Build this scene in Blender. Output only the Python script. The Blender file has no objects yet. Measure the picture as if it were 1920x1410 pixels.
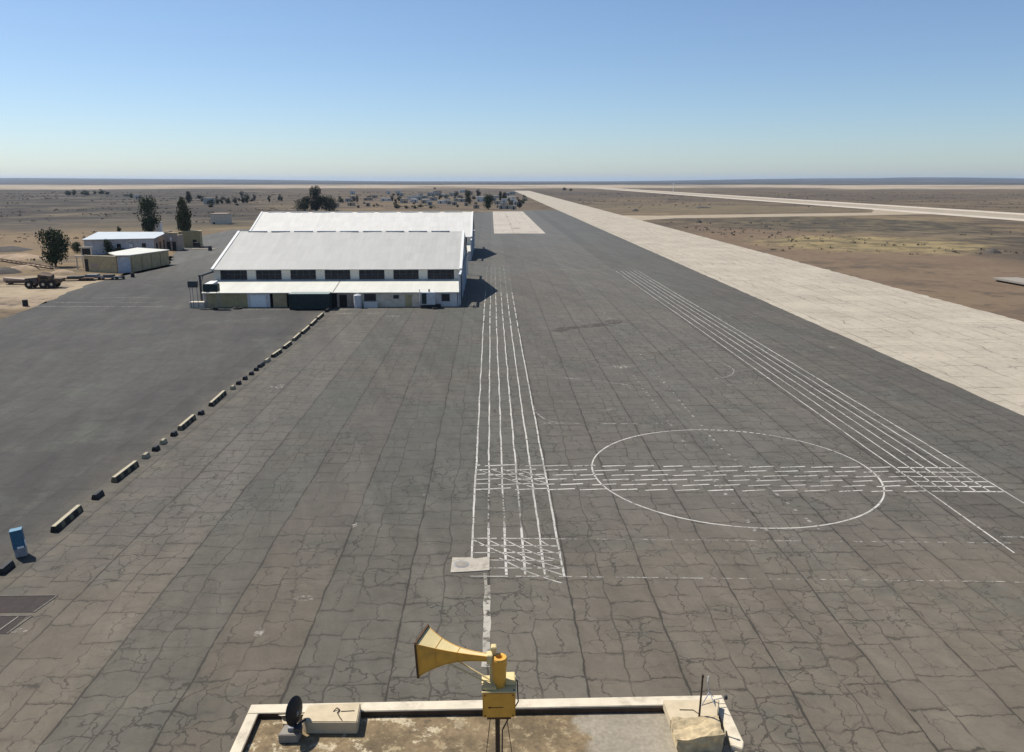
import bpy, bmesh, math, random
from mathutils import Vector, Matrix, noise as mnoise
random.seed(7)
C = bpy.context.scene.collection
sc = bpy.context.scene

# ------------------------------------------------------------------ camera geometry (used to survey ground positions)
F = 1540.0; TH = math.atan(366.5 / F); YAW = math.atan(40 * math.cos(TH) / F); H = 20.0
ST, CT, SY, CY = math.sin(TH), math.cos(TH), math.sin(YAW), math.cos(YAW)
def ray(u, v):
    a = u - 960; b = v - 705
    fw = F * CT - b * ST; dn = F * ST + b * CT
    return (a * CY + fw * SY, -a * SY + fw * CY, -dn)
def g(u, v, z=0.0):
    r = ray(u, v); t = (z - H) / r[2]
    return (r[0] * t, r[1] * t)
def hy(u, v, Y):
    r = ray(u, v); t = Y / r[1]
    return (r[0] * t, H + r[2] * t)

# ------------------------------------------------------------------ mesh builder
class MB:
    def __init__(s): s.v = []; s.f = []; s.mi = []
    def add(s, vs, fs, mi=0):
        o = len(s.v); s.v += [tuple(p) for p in vs]
        for f in fs: s.f.append(tuple(i + o for i in f)); s.mi.append(mi)
        return s
    def box(s, x0, x1, y0, y1, z0, z1, mi=0):
        return s.add([(x0,y0,z0),(x1,y0,z0),(x1,y1,z0),(x0,y1,z0),(x0,y0,z1),(x1,y0,z1),(x1,y1,z1),(x0,y1,z1)],
                     [(0,3,2,1),(4,5,6,7),(0,1,5,4),(1,2,6,5),(2,3,7,6),(3,0,4,7)], mi)
    def prism(s, poly, z0, z1, mi=0):          # z0 / z1 numbers or lists per vertex; poly counter-clockwise
        n = len(poly)
        a = z0 if isinstance(z0, (list, tuple)) else [z0]*n
        b = z1 if isinstance(z1, (list, tuple)) else [z1]*n
        vs = [(p[0],p[1],a[i]) for i,p in enumerate(poly)] + [(p[0],p[1],b[i]) for i,p in enumerate(poly)]
        fs = [tuple(range(n-1,-1,-1)), tuple(range(n,2*n))] + [(i,(i+1)%n,(i+1)%n+n,i+n) for i in range(n)]
        return s.add(vs, fs, mi)
    def tube(s, p0, p1, r0, r1=None, n=8, mi=0):
        r1 = r0 if r1 is None else r1
        p0 = Vector(p0); p1 = Vector(p1); d = (p1-p0).normalized()
        a = d.orthogonal().normalized(); b = d.cross(a)
        vs = []
        for p, r in ((p0,r0),(p1,r1)):
            for i in range(n):
                t = 2*math.pi*i/n; vs.append(p + a*(math.cos(t)*r) + b*(math.sin(t)*r))
        fs = [(i,(i+1)%n,(i+1)%n+n,i+n) for i in range(n)] + [tuple(range(n-1,-1,-1)), tuple(range(n,2*n))]
        return s.add(vs, fs, mi)
    def path(s, pts, r, n=6, mi=0):
        for a, b in zip(pts[:-1], pts[1:]): s.tube(a, b, r, r, n, mi)
        return s
    def lathe(s, prof, c=(0,0,0), axis=(0,0,1), n=24, mi=0):   # prof: list of (radius, height)
        ax = Vector(axis).normalized(); a = ax.orthogonal().normalized(); b = ax.cross(a); c = Vector(c)
        vs = []
        for r, h in prof:
            for i in range(n):
                t = 2*math.pi*i/n; vs.append(c + ax*h + a*(math.cos(t)*r) + b*(math.sin(t)*r))
        fs = []
        for k in range(len(prof)-1):
            for i in range(n): fs.append((k*n+i, k*n+(i+1)%n, (k+1)*n+(i+1)%n, (k+1)*n+i))
        return s.add(vs, fs, mi)
    def quad(s, a, b, c, d, mi=0): return s.add([a,b,c,d], [(0,1,2,3)], mi)
    def mesh(s, name, mats):
        me = bpy.data.meshes.new(name); me.from_pydata(s.v, [], s.f)
        for m in (mats if isinstance(mats, (list,tuple)) else [mats]): me.materials.append(m)
        for p, i in zip(me.polygons, s.mi): p.material_index = i
        me.update(); return me
    def build(s, name, mats, parent=None, loc=None, smooth=False, bevel=0):
        me = s.mesh(name, mats); o = bpy.data.objects.new(name, me); C.objects.link(o)
        if smooth:
            for p in me.polygons: p.use_smooth = True
        if parent: o.parent = parent
        if loc: o.location = loc
        if bevel:
            bm = bmesh.new(); bm.from_mesh(me); bmesh.ops.remove_doubles(bm, verts=bm.verts, dist=1e-5)
            bmesh.ops.bevel(bm, geom=bm.edges[:], offset=bevel, segments=2, affect='EDGES', clamp_overlap=True)
            bm.to_mesh(me); bm.free()
        return o
def tag(o, label=None, cat=None, group=None, kind=None):
    if label: o['label'] = label
    if cat: o['category'] = cat
    if group: o['group'] = group
    if kind: o['kind'] = kind
    return o
def thing(name, label, cat, loc=(0,0,0), rz=0, group=None):
    o = bpy.data.objects.new(name, None); C.objects.link(o); o.empty_display_size = .3
    o.location = loc; o.rotation_euler = (0,0,rz)
    return tag(o, label, cat, group)
def copy_tree(o, parent=None):
    c = o.copy(); C.objects.link(c)
    if parent: c.parent = parent
    for ch in list(o.children): copy_tree(ch, c)
    return c
ORD = ['first','second','third','fourth','fifth','sixth','seventh','eighth','ninth','tenth','eleventh','twelfth','thirteenth',
       'fourteenth','fifteenth','sixteenth','seventeenth','eighteenth','nineteenth','twentieth']
def nth(i):
    if i < 20: return ORD[i]
    if i >= 49: return f'{i+1}th'
    if i == 29: return 'thirtieth'
    if i < 29: return 'twenty-' + ORD[i-20]
    return ('thirty-' + ORD[i-30]) if i < 39 else 'fortieth' if i == 39 else 'forty-' + ORD[i-40]

# ------------------------------------------------------------------ node helper
class Sh:
    def __init__(s, name, rough=.85, spec=.3):
        s.m = bpy.data.materials.new(name); s.m.use_nodes = True; s.t = s.m.node_tree
        s.b = s.t.nodes['Principled BSDF']; s.b.inputs['Roughness'].default_value = rough
        s.b.inputs['Specular IOR Level'].default_value = spec
        s.pos = s.t.nodes.new('ShaderNodeTexCoord').outputs['Object']
        sx = s.t.nodes.new('ShaderNodeSeparateXYZ'); s.t.links.new(s.pos, sx.inputs[0])
        s.x, s.y, s.z = sx.outputs
    def put(s, sock, v):
        if hasattr(v, 'is_linked') or isinstance(v, bpy.types.NodeSocket): s.t.links.new(v, sock)
        elif isinstance(v, (tuple, list)): sock.default_value = tuple(v) + ((1,) if len(v) == 3 and len(sock.default_value) == 4 else ())
        else: sock.default_value = v
    def math(s, op, a, b=0, c=0, clamp=False):
        n = s.t.nodes.new('ShaderNodeMath'); n.operation = op; n.use_clamp = clamp
        for i, v in enumerate((a,b,c)): s.put(n.inputs[i], v)
        return n.outputs[0]
    def vec(s, x, y, z=0):
        n = s.t.nodes.new('ShaderNodeCombineXYZ'); s.put(n.inputs[0],x); s.put(n.inputs[1],y); s.put(n.inputs[2],z); return n.outputs[0]
    def noise(s, scale, detail=3, rough=.55, vec=None, col=False):
        n = s.t.nodes.new('ShaderNodeTexNoise'); n.inputs['Scale'].default_value = scale
        n.inputs['Detail'].default_value = detail; n.inputs['Roughness'].default_value = rough
        s.t.links.new(vec or s.pos, n.inputs['Vector']); return n.outputs['Color' if col else 'Fac']
    def voro(s, scale, vec=None, feat='DISTANCE_TO_EDGE', rnd=1.0, out='Distance', dim='2D'):
        n = s.t.nodes.new('ShaderNodeTexVoronoi'); n.voronoi_dimensions = dim; n.feature = feat
        n.inputs['Scale'].default_value = scale; n.inputs['Randomness'].default_value = rnd
        s.t.links.new(vec or s.pos, n.inputs['Vector']); return n.outputs[out]
    def white(s, w):
        n = s.t.nodes.new('ShaderNodeTexWhiteNoise'); n.noise_dimensions = '1D'; s.put(n.inputs['W'], w); return n.outputs['Value']
    def mr(s, v, a, b, c=0, d=1, smooth=True):
        n = s.t.nodes.new('ShaderNodeMapRange'); n.interpolation_type = 'SMOOTHSTEP' if smooth else 'LINEAR'
        for i, q in enumerate((v,a,b,c,d)): s.put(n.inputs[i], q)
        return n.outputs[0]
    def voro1(s, w, feat='DISTANCE_TO_EDGE', out='Distance', rnd=1.0):
        n = s.t.nodes.new('ShaderNodeTexVoronoi'); n.voronoi_dimensions = '1D'; n.feature = feat
        n.inputs['Scale'].default_value = 1; n.inputs['Randomness'].default_value = rnd; s.put(n.inputs['W'], w); return n.outputs[out]
    def mix(s, f, a, b, mode='MIX'):
        n = s.t.nodes.new('ShaderNodeMix'); n.data_type = 'RGBA'; n.blend_type = mode; n.clamp_factor = True
        s.put(n.inputs[0], f); s.put(n.inputs[6], a); s.put(n.inputs[7], b); return n.outputs[2]
    def gray(s, v): return s.vec(v, v, v)
    def color(s, c): s.put(s.b.inputs['Base Color'], c); return s
    def bump(s, h, strength=.3, dist=.02):
        n = s.t.nodes.new('ShaderNodeBump'); n.inputs['Strength'].default_value = strength; n.inputs['Distance'].default_value = dist
        s.put(n.inputs['Height'], h); s.t.links.new(n.outputs[0], s.b.inputs['Normal'])
    def alpha(s, v): s.put(s.b.inputs['Alpha'], v)
def simple(name, col, rough=.8, var=.18, scale=3.0, spec=.3, metal=0, dirt=None):
    s = Sh(name, rough, spec); s.b.inputs['Metallic'].default_value = metal
    n = s.noise(scale, 5, .6); d = s.mr(n, .3, .7, 1-var, 1+var, False)
    c = s.mix(1.0, col, s.gray(d), 'MULTIPLY')
    if dirt:
        c = s.mix(s.mr(s.noise(scale*.6, 6, .7), .5, .68), c, dirt)
    s.color(c); return s.m

# ------------------------------------------------------------------ materials
def mat_apron():
    s = Sh('asphalt', .9, .25)
    nA = s.noise(.30, 2); nB = s.noise(2.2, 2); nC = s.noise(.045, 4, .6); nD = s.noise(.9, 3)
    w1 = s.math('MULTIPLY', s.math('SUBTRACT', nA, .5), .34); w2 = s.math('MULTIPLY', s.math('SUBTRACT', nB, .5), .10)
    xs = s.math('ADD', s.math('ADD', s.x, .22), s.math('ADD', w1, w2))
    L = s.math('DIVIDE', xs, 4.06); lane = s.math('FLOOR', L); f = s.math('FRACT', L)
    ds = s.math('MULTIPLY', s.math('MINIMUM', f, s.math('SUBTRACT', 1, f)), 4.06)
    sw = s.mr(nD, .3, .7, .03, .11, False)
    seam = s.math('SUBTRACT', 1, s.mr(ds, s.math('MULTIPLY', sw, .3), sw))
    r1 = s.white(lane); r2 = s.white(s.math('ADD', lane, 31.7)); r3 = s.white(s.math('ADD', lane, 77.1))
    # slabs: each lane is split lengthwise by a wandering crack, each half is broken across at uneven intervals
    wl = s.noise(.22, 3, .6, s.vec(s.math('MULTIPLY', r2, 40), s.y, 0))
    split = s.math('ADD', s.math('MULTIPLY', wl, .26), s.math('ADD', .27, s.math('MULTIPLY', r1, .20)))
    df = s.math('SUBTRACT', f, split); dm = s.math('MULTIPLY', s.math('ABSOLUTE', df), 4.06)
    half = s.math('ADD', s.math('MULTIPLY', lane, 2), s.math('GREATER_THAN', df, 0))
    h1 = s.white(s.math('ADD', half, .37)); h2 = s.white(s.math('ADD', half, 55.3))
    fine = s.mr(nD, .25, .75, .45, 1.25, False)                  # crack width varies along its run
    gA = s.noise(.33, 3, .6); gB = s.noise(.21, 3, .6, s.vec(s.math('ADD', s.x, 40), s.y, 7))
    mid = s.math('MULTIPLY', s.math('SUBTRACT', 1, s.mr(dm, .012, s.math('MULTIPLY', fine, .075))), s.mr(gB, .36, .52, .15, 1))
    wob = s.math('ADD', s.math('MULTIPLY', s.math('SUBTRACT', s.noise(.75, 4, .6), .5), 1.15), s.math('MULTIPLY', s.math('SUBTRACT', nB, .5), .12))
    yc = s.math('MULTIPLY', s.math('ADD', s.math('ADD', s.y, wob), s.math('MULTIPLY', h1, 173)), s.mr(h2, 0, 1, .40, .62, False))
    d1 = s.math('MULTIPLY', s.voro1(yc), 2.0)
    k1 = s.math('SUBTRACT', 1, s.mr(d1, .012, s.math('MULTIPLY', fine, .085)))
    k1 = s.math('MULTIPLY', k1, s.mr(gA, .36, .50, .25, 1))
    sc1 = s.t.nodes.new('ShaderNodeSeparateColor'); s.t.links.new(s.voro1(yc, 'F1', 'Color'), sc1.inputs[0]); cr, cg = sc1.outputs[0], sc1.outputs[1]
    # short lengthwise breaks inside some slabs
    xl = s.math('ADD', s.math('MULTIPLY', df, 4.06), s.math('MULTIPLY', s.math('SUBTRACT', s.noise(.9, 4, .62), .5), 1.3))
    tgt = s.math('ADD', s.math('MULTIPLY', s.math('SUBTRACT', s.math('MULTIPLY', s.math('GREATER_THAN', df, 0), 2), 1), .95), s.math('MULTIPLY', s.math('SUBTRACT', cg, .5), .7))
    d3 = s.math('ABSOLUTE', s.math('SUBTRACT', xl, tgt))
    k3 = s.math('MULTIPLY', s.math('SUBTRACT', 1, s.mr(d3, .01, s.math('MULTIPLY', fine, .06))), s.math('GREATER_THAN', cr, .28))
    # a second, finer set of breaks in worn places
    yc2 = s.math('ADD', s.math('MULTIPLY', s.math('ADD', s.y, s.math('MULTIPLY', wob, 1.5)), .95), s.math('MULTIPLY', h2, 91))
    k4 = s.math('MULTIPLY', s.math('SUBTRACT', 1, s.mr(s.voro1(yc2), .01, .05)), s.mr(gB, .45, .58))
    # crazed patches
    wc = s.noise(.6, 4, .6, None, True); sp = s.t.nodes.new('ShaderNodeSeparateXYZ'); s.t.links.new(wc, sp.inputs[0])
    vv = s.vec(s.math('ADD', s.x, s.math('MULTIPLY', sp.outputs[0], 2.4)), s.math('ADD', s.math('ADD', s.y, s.math('MULTIPLY', lane, 3.7)), s.math('MULTIPLY', sp.outputs[1], 2.4)), 0)
    k2 = s.math('MULTIPLY', s.math('SUBTRACT', 1, s.mr(s.voro(.66, vv, rnd=1), .006, .040)), s.mr(s.noise(.13, 4, .6), .45, .57))
    region = s.math('MULTIPLY', s.mr(s.x, -28, -22, .52, 1), s.mr(nC, .30, .52, .5, 1))
    region = s.math('MULTIPLY', region, s.mr(s.y, 100, 190, 1, .45))
    kk = s.math('MAXIMUM', s.math('MULTIPLY', k1, .85), s.math('MULTIPLY', k3, .75)); kk = s.math('MAXIMUM', kk, s.math('MULTIPLY', k4, .45))
    kk = s.math('MAXIMUM', kk, s.math('MULTIPLY', k2, .85)); kk = s.math('MAXIMUM', kk, s.math('MULTIPLY', mid, .75)); kk = s.math('MAXIMUM', kk, s.math('MULTIPLY', seam, 1.0))
    kk = s.math('MULTIPLY', kk, region)
    halo = s.math('MULTIPLY', s.math('SUBTRACT', 1, s.mr(s.math('MINIMUM', ds, s.math('MULTIPLY', d1, 1.6)), .0, .45)), s.math('MULTIPLY', region, s.mr(nD, .35, .6)))
    # tone
    base = s.mix(s.mr(r2, .35, .7), (.099,.091,.077), (.089,.087,.073))
    base = s.mix(s.math('MULTIPLY', s.mr(nC, .44, .62), .6), base, (.108,.094,.076))
    base = s.mix(s.math('MULTIPLY', s.mr(s.y, 120, 330), .8), base, (.101,.100,.092))
    yw = s.math('ADD', s.y, s.math('MULTIPLY', s.math('SUBTRACT', nC, .5), 40))
    base = s.mix(s.math('MULTIPLY', s.mr(yw, 58, 26), .9), base, s.mix(s.mr(r2, .3, .75), (.128,.107,.080), (.116,.103,.080)))
    lw = s.math('ADD', s.x, s.math('MULTIPLY', s.math('SUBTRACT', nC, .5), 14))
    base = s.mix(s.math('MULTIPLY', s.mr(lw, -20, -30), s.mr(s.y, 210, 150)), base, s.mix(s.mr(s.noise(.028, 4, .6), .42, .58), (.052,.050,.045), (.066,.063,.056)))
    base = s.mix(s.math('MULTIPLY', s.mr(s.noise(.13, 5, .7), .5, .68), .55), base, (.086,.088,.072))
    tone = s.math('MULTIPLY', s.math('MULTIPLY', s.mr(r3, 0, 1, .86, 1.07, False), s.mr(cr, 0, 1, .955, 1.04, False)), s.mr(s.noise(.5, 6, .72), .25, .75, .84, 1.16, False))
    tone = s.math('MULTIPLY', tone, s.math('SUBTRACT', 1, s.math('MULTIPLY', halo, .13)))
    tone = s.math('MULTIPLY', tone, s.mr(s.noise(9, 3, .7), .2, .8, .90, 1.10, False))
    # drag streaks on the uncracked left part
    st = s.noise(.5, 4, .65, s.vec(s.math('ADD', s.math('MULTIPLY', s.x, 1.0), s.math('MULTIPLY', s.y, .25)), s.math('MULTIPLY', s.y, .06), 0))
    tone = s.math('MULTIPLY', tone, s.mr(st, .3, .7, .86, 1.14, False))
    st2 = s.noise(1.6, 5, .7, s.vec(s.math('ADD', s.math('MULTIPLY', s.x, .35), s.math('MULTIPLY', s.y, .9)), s.math('MULTIPLY', s.x, .9), 3))
    tone = s.math('MULTIPLY', tone, s.mr(st2, .3, .7, .93, 1.07, False))
    c = s.mix(1, base, s.gray(tone), 'MULTIPLY')
    # sand along the barrier line
    sb = s.math('SUBTRACT', 1, s.mr(s.math('ABSOLUTE', s.math('ADD', s.x, 24.7)), .3, 3.0))
    c = s.mix(s.math('MULTIPLY', s.math('MULTIPLY', sb, s.mr(s.noise(.4, 4, .6), .35, .65)), .55), c, (.14,.122,.090))
    # pale scuffs
    c = s.mix(s.math('MULTIPLY', s.mr(s.noise(1.7, 5, .75), .66, .78), .25), c, (.19,.175,.15))
    c = s.mix(s.math('MULTIPLY', kk, .90), c, (.034,.030,.024))
    s.color(c); s.bump(s.math('SUBTRACT', s.math('MULTIPLY', s.noise(14, 3), .3), kk), .35, .02)
    return s.m
def mat_concrete(name='concrete', joint=6.0, base=(.392,.345,.270)):
    s = Sh(name, .88, .25)
    n1 = s.noise(.10, 5, .65); n2 = s.noise(1.3, 6, .7); n3 = s.noise(.35, 3)
    wx = s.math('ADD', s.x, s.math('MULTIPLY', s.math('SUBTRACT', n3, .5), .4))
    def line(v, p, w):
        fr = s.math('FRACT', s.math('DIVIDE', v, p)); d = s.math('MULTIPLY', s.math('MINIMUM', fr, s.math('SUBTRACT', 1, fr)), p)
        return s.math('SUBTRACT', 1, s.mr(d, w*.4, w))
    j = s.math('MAXIMUM', line(wx, joint, .10), s.math('MULTIPLY', line(s.y, joint, .10), .6))
    row = s.math('FLOOR', s.math('DIVIDE', wx, joint)); rr = s.white(row)
    wob = s.math('MULTIPLY', s.math('SUBTRACT', s.noise(.5, 4, .65), .5), 2.2)
    yc = s.math('MULTIPLY', s.math('ADD', s.math('ADD', s.y, wob), s.math('MULTIPLY', rr, 211)), .24)
    k = s.math('MULTIPLY', s.math('SUBTRACT', 1, s.mr(s.math('MULTIPLY', s.voro1(yc), 4), .02, .16)), s.mr(s.noise(.22, 3), .42, .56))
    xs2 = s.math('ADD', s.x, s.math('MULTIPLY', s.math('SUBTRACT', s.noise(.12, 4, .6), .5), 3.5))
    k = s.math('MAXIMUM', k, s.math('MULTIPLY', line(xs2, joint*.5, .13), s.mr(s.noise(.09, 3), .46, .58)))
    pan = s.white(s.math('ADD', s.math('FLOOR', s.math('DIVIDE', s.x, joint)), s.math('MULTIPLY', s.math('FLOOR', s.math('DIVIDE', s.y, joint)), 17.3)))
    c = s.mix(s.mr(n1, .35, .65), base, tuple(q*.86 for q in base))
    c = s.mix(1, c, s.gray(s.math('MULTIPLY', s.mr(n2, .25, .75, .86, 1.12, False), s.mr(pan, 0, 1, .95, 1.04, False))), 'MULTIPLY')
    c = s.mix(s.math('MULTIPLY', s.math('MAXIMUM', s.math('MULTIPLY', j, .65), k), .72), c, (.12,.105,.08))
    c = s.mix(s.math('MULTIPLY', s.mr(s.noise(.8, 6, .78), .54, .70), .42), c, (.20,.172,.13))
    c = s.mix(s.math('MULTIPLY', s.mr(s.noise(.30, 5, .7, s.vec(s.math('MULTIPLY', s.x, 2.2), s.math('MULTIPLY', s.y, .35), 0)), .52, .66), .30), c, (.23,.20,.15))
    s.color(c); s.bump(n2, .25, .02); return s.m
def mat_terrain():
    s = Sh('dry_earth', .95, .1)
    n250 = s.noise(1/250, 5, .62); n60 = s.noise(1/60, 5, .65); n12 = s.noise(1/11, 5, .7); n900 = s.noise(1/900, 5, .6); n2 = s.noise(.5, 4, .7)
    c = s.mix(s.mr(n250, .38, .60), (0.155,0.112,0.070), (0.112,0.086,0.059))
    c = s.mix(s.math('MULTIPLY', s.mr(n60, .50, .60), .75), c, (0.194,0.147,0.081))
    c = s.mix(s.math('MULTIPLY', s.mr(n60, .49, .40), .9), c, (0.076,0.061,0.046))
    c = s.mix(s.math('MULTIPLY', s.mr(n12, .52, .62), .6), c, (0.061,0.052,0.039))
    def ell(cx, cy, rx, ry, soft=.5, amp=1.1, sc=None):
        a = s.math('DIVIDE', s.math('SUBTRACT', s.x, cx), rx); b = s.math('DIVIDE', s.math('SUBTRACT', s.y, cy), ry)
        d = s.math('SQRT', s.math('ADD', s.math('MULTIPLY', a, a), s.math('MULTIPLY', b, b)))
        d = s.math('ADD', d, s.math('MULTIPLY', s.math('SUBTRACT', sc or n12, .5), amp))
        return s.mr(d, 1+soft*.5, 1-soft*.5)
    far = s.mr(s.y, 500, 1100)
    # broad darker basalt country past a few hundred metres, with paler fallow streaks
    c = s.mix(s.math('MULTIPLY', far, s.mr(n900, .40, .62, .25, .85)), c, (0.070,0.058,0.047))
    c = s.mix(s.math('MULTIPLY', s.mr(s.noise(1/140, 5, .7), .56, .70), .55), c, (0.216,0.172,0.103))
    # right-hand infield
    c = s.mix(s.math('MULTIPLY', ell(100, 225, 34, 150, .5, .7), .85), c, (0.155,0.110,0.073))
    c = s.mix(ell(167, 395, 62, 78, .45, 1.5, n60), c, s.mix(s.mr(n12, .42, .6), (0.054,0.047,0.036), (0.122,0.098,0.062)))
    c = s.mix(ell(205, 265, 55, 40, .5, 1.5), c, s.mix(s.mr(n12, .42, .6), (0.061,0.052,0.039), (0.108,0.084,0.056)))
    c = s.mix(ell(122, 268, 33, 36, .5, 1.6), c, s.mix(s.mr(n12, .42, .60), (0.259,0.200,0.103), (0.122,0.098,0.053)))
    c = s.mix(s.math('MULTIPLY', ell(160, 620, 90, 90, .6, .8), .7), c, (0.148,0.119,0.073))
    # left: sandy yard round the sheds, dark band behind it
    c = s.mix(s.math('MULTIPLY', ell(-150, 255, 95, 80, .5, 1.0, n60), .9), c, s.mix(s.mr(n12, .4, .6), (0.205,0.144,0.080), (0.169,0.123,0.073)))
    c = s.mix(s.math('MULTIPLY', ell(-190, 410, 110, 55, .5, 1.0, n60), .85), c, (0.081,0.065,0.050))
    c = s.mix(ell(-84, 158, 16, 14, .5, 1.5), c, (0.310,0.248,0.168))
    c = s.mix(s.math('MULTIPLY', ell(-79, 140, 8, 8, .6, 1.6), .8), c, (0.288,0.224,0.156))
    c = s.mix(s.math('MULTIPLY', ell(-88, 176, 20, 5, .6, 1.4), .8), c, (0.302,0.238,0.162))
    c = s.mix(ell(-130, 390, 60, 45, .6, 1.0, n60), c, (0.169,0.130,0.075))
    rt = s.math('ADD', s.math('DIVIDE', s.x, s.math('MAXIMUM', s.y, 50)), s.math('MULTIPLY', s.math('SUBTRACT', n250, .5), .5))
    lf = s.math('MULTIPLY', s.mr(rt, -.16, -.36), s.mr(s.math('ADD', s.y, s.math('MULTIPLY', s.math('SUBTRACT', n60, .5), 240)), 330, 430))
    c = s.mix(s.math('MULTIPLY', lf, .85), c, s.mix(s.mr(s.noise(1/120, 6, .72), .46, .62), (.036,.033,.029), (.098,.083,.063)))
    # far pale fields and the dark plain beyond
    yy = s.math('ADD', s.y, s.math('ADD', s.math('MULTIPLY', s.math('SUBTRACT', n900, .5), 4200), s.math('MULTIPLY', s.math('SUBTRACT', n250, .5), 1300)))
    pale = s.math('MULTIPLY', s.mr(yy, 2000, 2450), s.mr(yy, 4300, 3700))
    c = s.mix(s.math('MULTIPLY', pale, s.mr(s.noise(1/500, 5, .65), .36, .52, .3, 1)), c, (0.360,0.294,0.212))
    c = s.mix(s.mr(yy, 3900, 4700), c, s.mix(s.math('MULTIPLY', s.mr(s.noise(1/1800, 4), .56, .66), .8), (0.043,0.039,0.031), (0.173,0.140,0.100)))
    c = s.mix(1, c, s.gray(s.math('MULTIPLY', s.mr(n2, .25, .75, .85, 1.15, False), s.mr(n12, .25, .75, .84, 1.16, False))), 'MULTIPLY')
    c = s.mix(s.math('MULTIPLY', s.math('MULTIPLY', s.mr(s.noise(1/26, 6, .75), .50, .60), s.mr(n60, .35, .6, .2, 1)), .55), c, (.060,.052,.042))
    c = s.mix(s.math('MULTIPLY', s.mr(s.noise(1/42, 6, .72, s.vec(s.math('MULTIPLY', s.x, .6), s.math('ADD', s.y, 300), 5)), .56, .66), .40), c, (.235,.185,.115))
    c = s.mix(s.math('MULTIPLY', s.mr(s.noise(.17, 5, .72), .55, .66), s.mr(n60, .35, .6, .15, .7)), c, (.062,.053,.040))
    s.color(c); s.bump(n2, .5, .05); return s.m
def mat_paint(name, col=(.50,.48,.43), lo=.34, hi=.48, scale=2.6, amax=.95):
    s = Sh(name, .8, .3)
    n = s.noise(scale, 6, .72); s.color(s.mix(1, col, s.gray(s.mr(s.noise(1.1, 3), .3, .7, .85, 1.08, False)), 'MULTIPLY'))
    a = s.math('MULTIPLY', s.mr(n, lo, hi), s.mr(s.noise(.22, 3), .3, .6, .6, 1))
    s.alpha(s.math('MULTIPLY', a, amax)); return s.m
def mat_roof_sheet(name, col, pitch=.9):
    s = Sh(name, .62, .35)
    fr = s.math('FRACT', s.math('DIVIDE', s.x, pitch)); d = s.math('MULTIPLY', s.math('MINIMUM', fr, s.math('SUBTRACT', 1, fr)), pitch)
    seam = s.math('SUBTRACT', 1, s.mr(d, .02, .07))
    fy = s.math('FRACT', s.math('DIVIDE', s.y, 3.1)); dy = s.math('MULTIPLY', s.math('MINIMUM', fy, s.math('SUBTRACT', 1, fy)), 3.1)
    lap = s.math('SUBTRACT', 1, s.mr(dy, .02, .09))
    pan = s.white(s.math('ADD', s.math('FLOOR', s.math('DIVIDE', s.x, pitch*2)), s.math('MULTIPLY', s.math('FLOOR', s.math('DIVIDE', s.y, 3.1)), 13.7)))
    stv = s.noise(.6, 5, .65, s.vec(s.math('MULTIPLY', s.x, 1.6), s.math('MULTIPLY', s.y, .22), 0))
    c = s.mix(1, col, s.gray(s.math('MULTIPLY', s.mr(pan, 0, 1, .955, 1.03, False), s.mr(stv, .3, .7, .93, 1.05, False))), 'MULTIPLY')
    c = s.mix(s.math('MULTIPLY', s.mr(s.noise(.35, 6, .72), .60, .76), .45), c, (.36,.32,.25))
    c = s.mix(s.math('MULTIPLY', s.math('MAXIMUM', s.math('MULTIPLY', seam, .25), s.math('MULTIPLY', lap, s.mr(s.noise(.4, 3), .4, .6))), .25), c, (.25,.24,.21))
    s.color(c); s.bump(seam, .3, .02); return s.m
def mat_roof_deck():
    s = Sh('weathered_screed', .92, .2)
    n1 = s.noise(1.3, 6, .7); n2 = s.noise(5.5, 6, .75); n3 = s.noise(16, 4, .7)
    c = s.mix(s.mr(n1, .38, .62), (.205,.150,.085), (.125,.094,.055))
    c = s.mix(s.mr(n2, .53, .64), c, (.31,.245,.145)); c = s.mix(s.math('MULTIPLY', s.mr(n2, .45, .33), .7), c, (.085,.068,.045))
    # grey bare screed toward the right block
    e = s.math('ADD', s.x, s.math('MULTIPLY', s.math('SUBTRACT', s.noise(1.6, 5, .65), .5), 1.6))
    gmask = s.mr(e, 1.15, 1.45)
    c = s.mix(gmask, c, s.mix(s.mr(n1, .35, .65), (.285,.25,.19), (.24,.21,.16)))
    # flaking white patches on the left
    wm = s.math('MULTIPLY', s.mr(s.noise(4.2, 6, .75), .55, .62), s.mr(e, -.2, -.9, 0, 1))
    c = s.mix(wm, c, (.44,.37,.25))
    c = s.mix(1, c, s.gray(s.mr(n3, .25, .75, .75, 1.25, False)), 'MULTIPLY')
    s.color(c); s.bump(n2, .6, .02); return s.m
def mat_foliage(name, a, b):
    s = Sh(name, .7, .2)
    r = s.white(s.math('ADD', s.math('MULTIPLY', s.x, 91.7), s.math('MULTIPLY', s.z, 57.3)))
    s.color(s.mix(s.mr(s.noise(4, 2), .35, .65), a, b)); return s.m
def mat_stripes():
    s = Sh('striped_barrier_paint', .8, .3)
    fr = s.math('FRACT', s.math('DIVIDE', s.y, 1.05)); k = s.math('GREATER_THAN', fr, .42)
    c = s.mix(k, (.14,.12,.075), (.022,.020,.017))
    c = s.mix(s.mr(s.z, .345, .365), c, (.40,.35,.24))  # pale top over darkened stripes: sun and shaded sides put into the colour
    c = s.mix(s.math('MULTIPLY', s.mr(s.noise(3, 5, .7), .52, .68), .35), c, (.16,.14,.11))
    s.color(c); return s.m

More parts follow.
